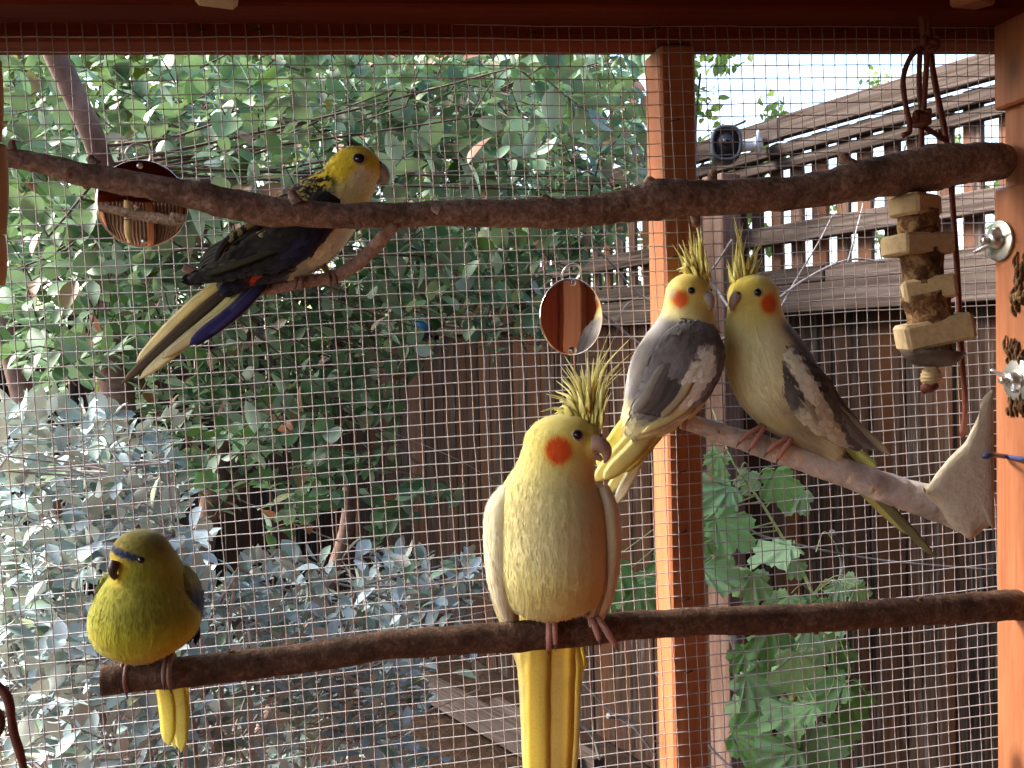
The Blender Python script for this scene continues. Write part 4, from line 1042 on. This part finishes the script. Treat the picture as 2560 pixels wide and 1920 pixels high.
def cockatiel_left():
    b = Bird('cockatiel', 'grey-backed cockatiel with white wing band turning its head, closest to the centre post', 'cockatiel', 1712, 1040, .938, 'cockatiels')
    a = np.array([-.453, .892]); e = np.array([.892, .453])
    ST = lambda x, y: ((x - 1722) * a[0] + (y - 800) * a[1], (x - 1722) * e[0] + (y - 800) * e[1])
    GREY = (.19, .175, .185); WHT = (.80, .77, .68); PY = (.86, .78, .40)
    def col(x, y, w):
        s, t = ST(x, y)
        c = np.tile(np.array(PY), (len(x), 1))
        c = lerp(c, (.84, .74, .26), 1 - sm(745, 800, y)); c = lerp(c, (.80, .60, .08), ell(x, y, 1738, 705, 42, 34, .6) * .8)
        c = lerp(c, (.72, .60, .16), ell(x, y, 1752, 770, 36, 30, .5) * .7)
        bk = sm(-2, 26, s + .25 * t)
        c = lerp(c, GREY, bk * (1 - sm(64, 90, t)) * (1 - sm(250, 300, s)))
        c = lerp(c, (.56, .52, .50), bk * (1 - sm(-74, -40, t)))
        c = lerp(c, (.80, .74, .40), sm(228, 290, s))
        c = lerp(c, (.75, .40, .05), ell(x, y, 1693, 751, 24, 26, .3) * .7); c = lerp(c, CHEEK, ell(x, y, 1692, 752, 17, 20, .25) * .92)
        c = lerp(c, (.5, .48, .45), ell(x, y, 1672, 736, 10, 12, .5) * .5)
        return c
    body = b.loft([(1726, 708, 0, 44, 42), (1722, 740, 0, 58, 54), (1720, 778, 0, 64, 58), (1716, 820, -2, 80, 70), (1706, 866, -4, 97, 84), (1688, 920, -4, 108, 92), (1662, 972, -4, 102, 88), (1630, 1024, -6, 80, 70), (1598, 1072, -8, 52, 44), (1566, 1122, -8, 30, 22)], 36, 28)
    head = (*ellipsoid(b.pt(1720, 738, 6), (RT * 58 * b.k, UP * 54 * b.k, FW * 54 * b.k), 24, 16), None)
    face = (*ellipsoid(b.pt(1748, 752, 22), (RT * 30 * b.k, UP * 34 * b.k, FW * 30 * b.k), 16, 10), None)
    bo, sk = b.skin('body', [body, head, face], col)
    b.plume(sk, 10000, lambda x, y: 9 + 6 * sm(780, 880, y), col, bo, keep=lambda x, y, w: (ell(x, y, 1718, 732, 11, 11, .05) < .5) & (ell(x, y, 1762, 756, 12, 26, .05) < .5), jit=.04, lift=.9, nar=.22)
    def wcol(x, y, w):
        s, t = ST(x, y); c = np.tile(np.array(GREY), (len(x), 1))
        c = lerp(c, (.095, .082, .078), ell(x, y, 1725, 850, 66, 34, .6, .4) * (.5 + .5 * (nz2(x, y, .05, 2.) > -.1)))
        c = lerp(c, (.25, .235, .25), ell(x, y, 1640, 940, 40, 70, .5, .5) * .7)
        m = sm(34, 46, t + 6 * nz2(x, y, .05)) * (1 - sm(92, 104, t)) * sm(60, 84, s + .4 * t)
        c = lerp(c, WHT, m); c = lerp(c, (.42, .40, .42), (1 - sm(-66, -48, t)) * .9); c = lerp(c, (.82, .76, .46), sm(262, 292, s))
        c = lerp(c, (.10, .085, .08), ell(x, y, 1781, 870, 12, 50, .4, .1) * .9)
        return c
    wg, wk = b.skin('wing', [b.loft([(1738, 818, 46, 48, 28), (1724, 862, 66, 78, 30), (1698, 922, 74, 86, 30), (1662, 980, 66, 74, 26), (1618, 1034, 46, 48, 18), (1580, 1082, 24, 22, 9)], 30, 22)], wcol, .0016, 5)
    b.plume(wk, 1500, lambda x, y: 18 + 10 * sm(850, 980, y), wcol, wg, jit=.08, lift=.4)
    for k in range(7):   # long scapulars and folded flight feathers
        b.blade('flight_feather', [(1730 - k * 14, 900 + k * 2, 104 - k), (1690 - k * 14, 975 + k * 2, 100 - k * 2), (1640 - k * 11, 1042 - k * 2, 76 - k * 3)], 30, [(.72, .66, .5), (.16, .145, .15), (.19, .175, .18), (.15, .135, .14), (.24, .22, .23), (.3, .28, .29), (.55, .52, .5)][k], wg)
    for k in range(4):
        b.blade('flight_feather', [(1775 - k * 8, 900 + 12 * k, 82), (1725 - k * 8, 990 + 8 * k, 84), (1640 - k * 14, 1062 + k * 6, 52)], 26, [(.76, .72, .60), (.76, .72, .58), (.80, .74, .48), (.82, .74, .40)][k], wg)
    for (p0, p1, p2, wd, c, w) in [((1620, 1040), (1562, 1115), (1484, 1202), 44, (.90, .82, .40), 20), ((1644, 1046), (1590, 1115), (1506, 1196), 46, (.88, .80, .42), 26), ((1600, 1026), (1548, 1086), (1494, 1170), 44, (.90, .82, .34), 10), ((1620, 1060), (1580, 1150), (1516, 1236), 34, (.84, .78, .44), 2), ((1630, 1070), (1590, 1160), (1536, 1262), 30, (.84, .82, .66), 6), ((1650, 1066), (1604, 1120), (1548, 1178), 44, (.82, .74, .36), 16)]:
        b.blade('tail_feather', [(*p0, w - 10), (*p1, w), (*p2, w)], wd, c, b.root, n=16)
    b.eye(sk, 1718, 732, 9); b.eye(sk, 1772, 728, 5, False)
    b.beak([(1758, 742, 44, 14), (1763, 752, 54, 13), (1766, 766, 52, 9), (1765, 779, 44, 3)], [(1760, 770, 38, 8), (1763, 776, 40, 4)], M['beak_grey'], [(1757, 739, 56)])
    crest_set(b, [((1742, 690), (1730, 620), (1722, 560), 9), ((1748, 692), (1746, 610), (1740, 556), 9), ((1736, 690), (1718, 640), (1706, 600), 11), ((1730, 690), (1714, 660), (1702, 640), 13), ((1726, 692), (1710, 672), (1698, 672), 13), ((1750, 694), (1752, 640), (1744, 580), 11), ((1744, 692), (1736, 640), (1728, 590), 12), ((1756, 698), (1766, 670), (1758, 610), 11), ((1738, 692), (1726, 650), (1714, 618), 13), ((1762, 704), (1770, 690), (1764, 650), 11), ((1750, 700), (1750, 660), (1740, 620), 15), ((1740, 700), (1726, 672), (1712, 660), 15)], (.95, .81, .18), (.95, .89, .40))
    b.foot([[(1712, 1032, 8), (1700, 1036, 18), (1690, 1050, 22), (1692, 1066, 18)], [(1718, 1034, 10), (1712, 1044, 22), (1706, 1060, 24), (1706, 1074, 20)]], [(1716, 1000, 4), (1714, 1030, 8)], M['foot_pink'], 5.5)
cockatiel_left()

def cockatiel_right():
    b = Bird('cockatiel', 'grey cockatiel with yellow face and mottled wings, perched beside the white mineral block', 'cockatiel', 1915, 1095, .948, 'cockatiels')
    a = np.array([.504, .864]); e = np.array([.864, -.504])
    ST = lambda x, y: ((x - 1885) * a[0] + (y - 800) * a[1], (x - 1885) * e[0] + (y - 800) * e[1])
    def col(x, y, w):
        s, t = ST(x, y); c = np.tile(np.array((.78, .73, .44)), (len(x), 1))
        c = lerp(c, (.78, .68, .22), 1 - sm(770, 850, y)); c = lerp(c, (.78, .62, .09), ell(x, y, 1850, 715, 46, 40, .6) * .7); c = lerp(c, (.60, .52, .16), ell(x, y, 1850, 800, 40, 60, .6) * .6)
        c = lerp(c, (.30, .26, .17), sm(150, 250, s) * (1 - sm(-30, 10, t)) * .75); c = lerp(c, (.70, .62, .30), ell(x, y, 1835, 900, 26, 90, .6) * .7); c = lerp(c, (.58, .52, .22), ell(x, y, 1920, 1060, 40, 24, .5) * .7)
        c = lerp(c, (.16, .14, .13), sm(20, 50, t) * sm(20, 60, s)); c = lerp(c, (.14, .12, .09), ell(x, y, 1952, 722, 12, 14, .5) * .5)
        c = lerp(c, (.74, .40, .05), ell(x, y, 1908, 764, 27, 29, .3) * .7); c = lerp(c, CHEEK, ell(x, y, 1908, 764, 20, 23, .22) * .95)
        return c
    body = b.loft([(1876, 704, 0, 46, 44), (1884, 738, 0, 62, 56), (1886, 780, 0, 68, 60), (1892, 826, -2, 80, 72), (1908, 880, -2, 98, 88), (1934, 940, -2, 106, 94), (1968, 996, -4, 96, 84), (2006, 1046, -8, 72, 62), (2048, 1092, -12, 46, 36), (2100, 1140, -16, 24, 18)], 36, 28)
    head = (*ellipsoid(b.pt(1880, 740, 8), (RT * 64 * b.k, UP * 54 * b.k, FW * 56 * b.k), 24, 16), None)
    face = (*ellipsoid(b.pt(1846, 756, 20), (RT * 30 * b.k, UP * 36 * b.k, FW * 32 * b.k), 16, 10), None)
    bo, sk = b.skin('body', [body, head, face], col)
    b.plume(sk, 10000, lambda x, y: 9 + 8 * sm(780, 900, y), col, bo, keep=lambda x, y, w: (ell(x, y, 1879, 737, 12, 12, .05) < .5) & (ell(x, y, 1824, 756, 12, 26, .05) < .5), jit=.06, lift=.9, nar=.22)
    def wcol(x, y, w):
        s, t = ST(x, y); n = nz2(x, y, .09); c = np.tile(np.array((.14, .125, .12)), (len(x), 1))
        c = lerp(c, (.055, .042, .034), ell(x, y, 1990, 930, 60, 120, .5, -.5) * (.55 + .45 * (n > 0)))
        c = lerp(c, (.70, .65, .50), sm(-16, -6, t + 8 * n) * (1 - sm(20, 34, t + 10 * n)) * sm(84, 104, s + 8 * n) * (1 - sm(290, 330, s)))
        c = lerp(c, (.62, .58, .42), sm(215, 250, s) * (1 - sm(24, 40, t))); c = lerp(c, (.19, .17, .17), sm(52, 70, t)); c = lerp(c, (.09, .075, .06), ell(x, y, 1912, 900, 12, 40, .4, -.3))
        return c
    wg, wk = b.skin('wing', [b.loft([(1930, 868, 52, 30, 22), (1952, 910, 66, 48, 28), (1988, 966, 70, 60, 28), (2028, 1020, 58, 52, 22), (2080, 1072, 36, 34, 14), (2140, 1112, 14, 16, 7)], 30, 22)], wcol, .0016, 4)
    b.plume(wk, 1300, lambda x, y: 15 + 10 * sm(900, 1000, y), wcol, wg, jit=.12, lift=.4)
    for k in range(8):
        b.blade('flight_feather', [(1950 + k * 11, 950 - k * 2, 96 - k * 2), (2010 + k * 10, 1030 - k * 3, 84 - k * 4), [(2060, 1092), (2090, 1102), (2125, 1112), (2150, 1120), (2180, 1128), (2205, 1134), (2228, 1140), (2160, 1080)][k] + (30 - k * 5,)], [22, 24, 26, 26, 26, 24, 22, 26][k], [(.64, .58, .40), (.62, .58, .44), (.60, .56, .42), (.56, .52, .38), (.40, .37, .33), (.30, .27, .26), (.62, .58, .42), (.15, .135, .135)][k], wg, nrmv=-FW + UP * .2)
    for (p0, p1, p2, wd, c, w) in [((2060, 1085), (2170, 1200), (2362, 1406), 26, (.34, .31, .16), -46), ((2075, 1090), (2160, 1168), (2240, 1262), 40, (.52, .50, .20), -54), ((2080, 1085), (2150, 1140), (2210, 1180), 44, (.66, .64, .30), -50), ((2050, 1090), (2160, 1215), (2300, 1350), 24, (.62, .56, .22), -56), ((2060, 1090), (2120, 1150), (2180, 1214), 44, (.20, .18, .12), -44)]:
        b.blade('tail_feather', [(*p0, w + 24), (*p1, w), (*p2, w)], wd, c, b.root, n=18)
    b.eye(sk, 1879, 737, 10)
    b.beak([(1834, 742, 40, 14), (1826, 752, 46, 13), (1820, 766, 44, 9), (1821, 780, 38, 3)], [(1832, 770, 32, 8), (1826, 776, 34, 4)], M['beak_grey'], [(1834, 738, 54)])
    crest_set(b, [((1850, 700), (1848, 640), (1860, 552), 8), ((1856, 700), (1850, 620), (1832, 530), 8), ((1862, 698), (1880, 650), (1912, 592), 9), ((1866, 700), (1884, 670), (1900, 622), 11), ((1846, 700), (1838, 650), (1842, 590), 11), ((1842, 702), (1834, 670), (1838, 640), 13), ((1858, 700), (1866, 660), (1872, 630), 13), ((1838, 706), (1830, 690), (1834, 668), 12), ((1868, 702), (1886, 688), (1908, 680), 13), ((1862, 702), (1876, 676), (1894, 650), 13), ((1852, 702), (1852, 660), (1856, 610), 13), ((1846, 704), (1842, 670), (1846, 630), 14), ((1872, 706), (1892, 700), (1906, 704), 12)], (.95, .81, .18), (.95, .89, .40))
    for fx, fy in ((1876, 1086), (1944, 1112)):
        b.foot([[(fx + 24, fy - 22, 12), (fx + 8, fy - 14, 26), (fx - 16, fy - 2, 30), (fx - 32, fy + 16, 24)], [(fx + 30, fy - 20, 12), (fx + 20, fy - 8, 30), (fx + 4, fy + 12, 34), (fx - 6, fy + 32, 26)]], [(fx + 42, fy - 50, 6), (fx + 28, fy - 22, 10)], M['foot_pink'], 6.5)
cockatiel_right()
# ------------------------------------------------------------------ round mirrors hung on the wire
def mirror(cx, cy, rad, nv, ring, label, rivets, strip=None, dome=.0020):
    c = WY(cx, cy, YM - .016); n = nrm(nv); root = empty('hanging_mirror', c, label, 'mirror', 'round steel mirrors hung on the wire')
    v = nrm(np.array([0, 0, 1.]) - n * n[2]); u = np.cross(v, n)
    prof = [(rad, -.0012), (rad * 1.0, .0004), (rad * .985, .0012)] + [(rad * t, .0012 + dome * (1 - t * t)) for t in (.95, .8, .6, .4, .2, .04)]
    obj('disc', *lathe(c, n, prof, 64, u), M['mirror'], root)
    for rx, ry, rr in rivets:
        p = c + u * rx * rad + v * ry * rad + n * .003
        obj('rivet', *ellipsoid(p, (u * rr, v * rr, n * .0016), 12, 8), M['steel'], root)
    a = np.linspace(0, 2 * PI, 40)
    rc = WY(ring[0], ring[1], YM - .010); ru = nrm(np.array([1., -.35, .1])); rv = nrm(np.array([.05, -.25, 1.]))
    P = np.array([rc + (ru * math.cos(t) * ring[2] + rv * math.sin(t) * ring[3]) for t in a]); P[:, 1] += .008 * np.cos(a + .6)
    obj('ring', *tube(P, .0012, 8, False), M['steel'], root)
    if strip: obj('leather_strip', *tube(catmull([WY(*p, YM - .012) for p in strip], 8), [.0022, .0018], 8, True, flat=.4), M['leather'], root)
mirror(356, 510, .0388, (.10, -1, -.02), (346, 388, .0105, .0085), 'round mirror disc half hidden by the long branch, left of the rosella', [(.02, -.86, .0026), (-.02, .86, .0026)])
mirror(1429, 792, .0372, (.37, -.93, -.03), (1428, 684, .0105, .0085), 'round mirror disc hanging above the front cockatiel, reflecting brown timber', [(0, .88, .003), (.0, -.88, .0036)], [(1436, 880), (1438, 925), (1441, 968)], .0009)

# ------------------------------------------------------------------ hanging chew toy
def block_mesh(name, c, wx, hz, dy, rot, tilt, mat, parent, bev=.003, jit=.0006):
    me = bevel_box(wx, dy, hz, bev, 0, jit); me.name = name; me.materials.append(mat)
    o = bpy.data.objects.new(name, me); COL.objects.link(o); o.parent = parent
    o.location = Vector(c - wloc(parent)); o.rotation_euler = (random.uniform(-.06, .06), tilt, rot)
    return o
M['bark_spool'] = perch_bark('bark_spool', [(.35, (.045, .02, .01)), (.5, (.16, .075, .03)), (.62, (.42, .27, .13))], 90)
M['balsa'] = wood_mat('balsa_block', [(.25, (.40, .28, .14)), (.5, (.54, .40, .22)), (.8, (.62, .49, .30))], grain=(55, 55, 55), rough=.8, vary=.1, bump=.3)
def toy():
    d = .962; k = d / FPX
    root = empty('hanging_chew_toy', W(2330, 980, d), 'stack of pale wood blocks and bark spools hanging on a leather cord', 'bird toy')
    for x0, x1, y0, y1, rot, tilt, dd in ((2225, 2348, 488, 545, .35, .02, .036), (2214, 2373, 584, 643, .12, -.01, .042), (2245, 2400, 692, 756, -.5, -.14, .040), (2241, 2429, 794, 866, -.28, -.20, .044)):
        w = (x1 - x0) * k
        w2 = (w - dd * abs(math.sin(rot))) / math.cos(rot)
        block_mesh('block', W((x0 + x1) / 2, (y0 + y1) / 2, d), w2, (y1 - y0) * k * .92, dd, rot, tilt, M['balsa'], root)
    for x0, x1, y0, y1, tl in ((2245, 2346, 536, 588, 0), (2254, 2357, 634, 702, .05), (2263, 2378, 742, 812, .22), (2290, 2380, 852, 898, .2)):
        c = W((x0 + x1) / 2, (y0 + y1) / 2, d); ax = nrm(UP + RT * tl * -1); h = (y1 - y0) * k / 2 + .004; r = (x1 - x0) * k / 2
        P = catmull([c - ax * h, c, c + ax * h], 12)
        obj('bark_spool', *tube(P, [r * .95, r, r * .97], 9, True, lambda t, a, p: 1 + .10 * mnoise.noise(Vector(p * 90))), M['bark_spool'], root)
    c = W(2331, 908, d); ax = nrm(UP + RT * .05)
    obj('dish', *lathe(c, ax, [(.004, -.004), (.018, -.002), (.026, .004), (.0308, .0105), (.0300, .0118), (.025, .0065), (.017, .001), (.004, -.001)], 36), wood_mat('dark_dish', [(.3, (.06, .04, .03)), (.6, (.12, .085, .065)), (.8, (.2, .15, .12))], grain=(20, 20, 20), vary=.05), root)
    c = W(2328, 963, d); pr = []
    for i in range(19):
        t = i / 18; r = .0062 + .0040 * math.sin(PI * min(1, t * 1.02) ** .8) + .0006 * math.sin(t * 34); pr.append((r, t * .0185))
    obj('bead', *lathe(c, UP, pr, 24), M['pine'], root)
    obj('knot', *tube(catmull([W(2340, 965, d - .006), W(2325, 972, d - .010), W(2310, 968, d - .006), W(2312, 982, d - .004)], 14), [.0035, .0042, .003], 9, True), M['leather'], root)
    def cord(pts, r=.0027, dd=0.): obj('cord', *tube(catmull([W(x, y, d + dd + z) for x, y, z in pts], 26), r, 9, True, lambda t, a, p: 1 + .18 * mnoise.noise(Vector(p * 260))), M['leather'], root)
    cord([(2300, -60, 0), (2303, 20, 0), (2312, 100, 0)], .0042); cord([(2318, -60, 0), (2316, 30, 0), (2322, 110, -.003)], .0032)
    cord([(2300, 120, -.004), (2275, 145, -.004), (2258, 195, -.004), (2262, 250, -.005), (2272, 300, -.006), (2273, 330, -.006), (2256, 338, -.006)])
    cord([(2300, 130, -.002), (2298, 180, 0), (2299, 240, 0), (2305, 290, 0)]); cord([(2318, 130, -.004), (2314, 200, -.003), (2308, 290, -.002)])
    cord([(2326, 130, 0), (2336, 200, .001), (2352, 280, .001), (2366, 350, .001), (2376, 440, .001), (2386, 574, .004), (2396, 726, .006), (2403, 880, .006), (2412, 980, .008), (2412, 1040, .01), (2406, 1092, .012)], .0029, .012)
    cord([(2303, 300, 0), (2304, 370, .004), (2306, 430, .012), (2310, 490, .014)]); cord([(2312, 318, 0), (2330, 330, .004), (2366, 352, .012)])
    for (x, y, r) in ((2322, 112, .0105), (2302, 297, .0098)):
        c = W(x, y, d - .002)
        a = np.linspace(0, 4.2 * PI, 50)
        P = np.array([c + RT * math.cos(t) * r * .72 + UP * (math.sin(t) * r * .55 + (t / 13 - .5) * r * .9) - FW * math.sin(t * 1.5) * r * .5 for t in a])
        obj('knot', *tube(P, .0034, 9, True), M['leather'], root)
        obj('knot', *ellipsoid(c, (RT * r * .7, UP * r * .8, FW * r * .6)), M['leather'], root)
toy()

# ------------------------------------------------------------------ hardware on the side post
def wing_nut(px, py, rad, wing, label, dish):
    c = WX(px, py, XR - .001); n = np.array([-1., 0, 0]); root = empty('wing_nut', c, label, 'wing nut', 'wing nuts on the side post')
    obj('washer', *lathe(c, n, [(rad, 0), (rad, .0018), (rad * .94, .0024), (rad * .3, .0024 + dish), (.004, .0026 + dish)], 40), M['steel'], root)
    obj('nut', *lathe(c + n * (.0025 + dish), n, [(.0095, 0), (.0095, .004), (.0075, .009), (.0062, .0105)], 12), M['steel'], root)
    obj('bolt', *lathe(c + n * (.010 + dish), n, [(.0036, 0), (.0036, .010), (.003, .0112)], 12), M['steel'], root)
    for sg in (1, -1):
        w = nrm(np.array(wing)) * sg
        P = catmull([c + n * (.006 + dish) + w * .005, c + n * (.012 + dish) + w * .013, c + n * (.018 + dish) + w * .021], 8)
        obj('wing', *tube(P, [.0042, .0052, .0036], 10, True, flat=.42, ref=np.array([0, 0, 1.]) if abs(w[2]) < .7 else np.array([0, 1., 0])), M['steel'], root)
wing_nut(2500, 602, .0212, (0, -.6, .35), 'bright steel washer and wing nut bolted high on the side post', .0)
wing_nut(2546, 950, .0218, (0, .85, .5), 'dull steel washer and wing nut lower on the side post among gnawed wood', .0)
# gnawed bark knots on the post face
def gnawed(pts, label):
    o = None
    mb = MB()
    for px, py, sx, sy in pts:
        c = WX(px, py, XR)
        for k in range(14):
            q = c + np.array([-.0006 - random.random() * .002, random.gauss(0, sx), random.gauss(0, sy)])
            L = random.uniform(.008, .022); P = catmull([q + [0.0008, 0, -L / 2], q + [-.0018, random.gauss(0, .0015), 0], q + [.0006, 0, L / 2]], 6)
            mb.add(*tube(P, [.0012, .0022, .001], 6, True))
    o = mb.build('splintered_bark', M['bark_spool'], av, kind='stuff')
gnawed([(2548, 690, .006, .011), (2546, 745, .004, .006)], '')
gnawed([(2540, 880, .006, .005), (2545, 1012, .006, .004)], '')

# ------------------------------------------------------------------ mineral block with blue wire
def mineral():
    out = [(2482, 975), (2468, 985), (2454, 1002), (2449, 1030), (2440, 1052), (2424, 1084), (2413, 1105), (2380, 1138), (2350, 1172), (2330, 1200), (2311, 1228), (2326, 1248), (2352, 1275), (2368, 1302), (2386, 1322), (2404, 1334), (2424, 1348), (2438, 1342), (2452, 1326), (2474, 1312), (2486, 1300)]
    P = np.array(out, float); C = catmull(np.vstack([P, P[:1]]), 90)[:-1]; cen = np.array([2425., 1190.])
    k = NT('mineral_block'); v = k.coord((1, 1, 1)); g = k.noise(v, 160, 7, .7); h = k.noise(v, 40, 4)
    k.bump(g, .8, .003); mat = k.done(k.mix(k.ramp(h, [(.4, (0, 0, 0)), (.7, (.8, .8, .8))]), k.ramp(g, [(.3, (.50, .40, .29)), (.7, (.72, .63, .50))]), (.62, .52, .38)), .9, 0, .15)
    rows = []; prof = [(.0, .9485), (.55, .9490), (.86, .9500), (.95, .9525), (1.0, .9580), (1.0, .975), (.97, .986), (.8, .988), (0., .988)]
    V = []; n = len(C)
    for t, d in prof:
        for i, (x, y) in enumerate(C):
            e = 1 + (.03 * mnoise.noise(Vector((x * .03, y * .03, d * 200)))) * (t > .8); q = cen + (np.array([x, y]) - cen) * max(t, .002) * e
            p = W(q[0], q[1], d + .0012 * mnoise.noise(Vector((q[0] * .02, q[1] * .02, t * 3)))); V.append(p)
    F = [(r * n + i, r * n + (i + 1) % n, (r + 1) * n + (i + 1) % n, (r + 1) * n + i) for r in range(len(prof) - 1) for i in range(n)]
    o = obj('mineral_block', V, F, mat); tag(o, 'chalky off-white gnawed mineral block wired to the side post', 'mineral block')
    w = obj('tie_wire', *tube(catmull([W(2468, 1142, .952), W(2461, 1140, .946), W(2478, 1137, .950), WX(2512, 1141, XR - .003), WX(2560, 1148, XR - .003), WX(2640, 1156, XR - .001), WX(2660, 1158, XR + .01)], 24), .0026, 9, True), M['blue_wire'], o)
mineral()

# ------------------------------------------------------------------ security camera on the fence post
def security_camera():
    c = W(1814, 362, 2.62); root = empty('security_camera', W(1905, 362, 2.68), 'small dark security camera on a white bracket fixed to the fence post', 'camera')
    n = nrm(-FW + RT * -.12 + UP * -.05); k = 2.62 / FPX
    u = nrm(RT - n * np.dot(RT, n)); v = np.cross(n, u)
    def squircle(r, h): return [(c + n * h + (u * np.sign(math.cos(a)) * abs(math.cos(a)) ** .72 * r * .92 + v * np.sign(math.sin(a)) * abs(math.sin(a)) ** .72 * r * 1.08)) for a in np.linspace(0, 2 * PI, 41)[:-1]]
    def shell(name, secs, mat, parent):
        V = np.array([p for r, h in secs for p in squircle(r, h)]); m = 40
        F = [(i * m + j, i * m + (j + 1) % m, (i + 1) * m + (j + 1) % m, (i + 1) * m + j) for i in range(len(secs) - 1) for j in range(m)] + [tuple(range(m - 1, -1, -1)), tuple((len(secs) - 1) * m + j for j in range(m))]
        return obj(name, V, F, mat, parent)
    r = 42 * k
    b = shell('housing', [(r * .8, -.06), (r * .96, -.05), (r, -.02), (r, .022), (r * .95, .03), (r * .82, .031), (r * .78, .022)], M['grey_plastic'], root)
    shell('front_plate', [(r * .775, .015), (r * .77, .024)], M['black_plastic'], b)
    obj('lens', *ellipsoid(c + n * .026 + v * .004, (u * .012, v * .012, n * .006)), M['eye'], b)
    a = W(1850, 366, 2.64); e = W(1894, 360, 2.675); ax = nrm(e - a)
    obj('bracket_arm', *lathe(a, ax, [(.017, 0), (.0165, np.linalg.norm(e - a) * .7), (.021, np.linalg.norm(e - a))], 24), M['white_plastic'], root)
    obj('mounting_disc', *lathe(e, nrm(RT * .93 - FW * .36), [(.037, 0), (.038, .003), (.034, .007)], 32), M['white_plastic'], root)
security_camera()

# ------------------------------------------------------------------ blue pot on the fence rail
p = fp(3.05, E + .10, .10)
pot = obj('blue_pot', *lathe(p - [0, 0, .03], (0, 0, 1), [(.03, 0), (.045, .012), (.062, .05), (.064, .085), (.05, .112), (.056, .12), (.048, .12), (.044, .10), (.03, .02)], 28), M['blue_glaze'])
tag(pot, 'small blue glazed pot on the fence rail behind the mirror', 'pot')

# ------------------------------------------------------------------ bits of hanging toys and a twig at the picture's edge
tw = empty('hanging_wood_toy', W(-20, 710, .56), 'tan turned wooden toy hanging close by the far end of the long branch', 'bird toy')
for x0, y0, x1, y1 in ((-70, 150, 5, 350), (-70, 362, 17, 582), (-60, 588, 14, 712)):
    a, b2 = W((x0 + x1) / 2, y0, .56), W((x0 + x1) / 2, y1, .56); r = (x1 - x0) / 2 * .56 / FPX
    obj('wooden_bead', *tube(catmull([a, (a + b2) / 2, b2], 14), [r * .86, r * .97, r, r * .97, r * .86], 22, True), M['pine'], tw)
obj('cord', *tube([W(-30, -60, .56), W(-30, 160, .56)], .002, 8), M['leather'], tw)
tb = empty('hanging_wood_block', W(540, 9, .80), 'tan wooden block end hanging from the roof in front of the header beam', 'bird toy')
block_mesh('block', W(541, -52, .80), 105 * .8 / FPX, .040, .03, .12, .02, M['pine'], tb, .004)
obj('cord', *tube([W(541, -110, .80), W(541, -290, .80)], .002, 8), M['leather'], tb)
o = obj('bent_twig', *tube(catmull([W(-40, 1700, .5), W(2, 1722, .5), W(22, 1755, .5), W(34, 1830, .5), W(52, 1890, .5), W(66, 1960, .5)], 40), [.0022, .0024, .0022, .0018], 10, True, lambda t, a, p: 1 + .2 * mnoise.noise(Vector(p * 200))), M['leather'])
tag(o, 'thin dark brown bent twig poking up below the parakeet', 'twig')
o = obj('bent_twig', *tube(catmull([W(-30, 1760, .5), W(-4, 1790, .5), W(-2, 1822, .5), W(-24, 1850, .5)], 20), .0026, 10, True), M['perch_dark'])
tag(o, 'short orange-brown twig stub beside the thin bent twig', 'twig')

# ------------------------------------------------------------------ unseen wall added behind the lens to block frontal sky light
def skylight_blocker():
    root = empty('skylight_blocker', (0, -2.6, 0), 'unseen brown board wall added behind the aviary to block frontal sky light', 'skylight_blocker')
    sid = wood_mat('brown_siding', [(.25, (.018, .007, .004)), (.5, (.04, .016, .009)), (.75, (.08, .035, .02))], vary=.2)
    x = -1.7; k = 0
    while x < 6.5:
        board('blocker_board', (x + .1, -2.6 - .02 * (k % 2), 0), (x + .1, -2.6 - .02 * (k % 2), 4.6), .205, .03, sid, root, normal=(0, 1, 0)); x += .2; k += 1
    board('blocker_eave', (-1.7, -2.2, 4.65), (6.5, -2.2, 4.65), .14, 1.1, M['stain_dark'], root)
skylight_blocker()
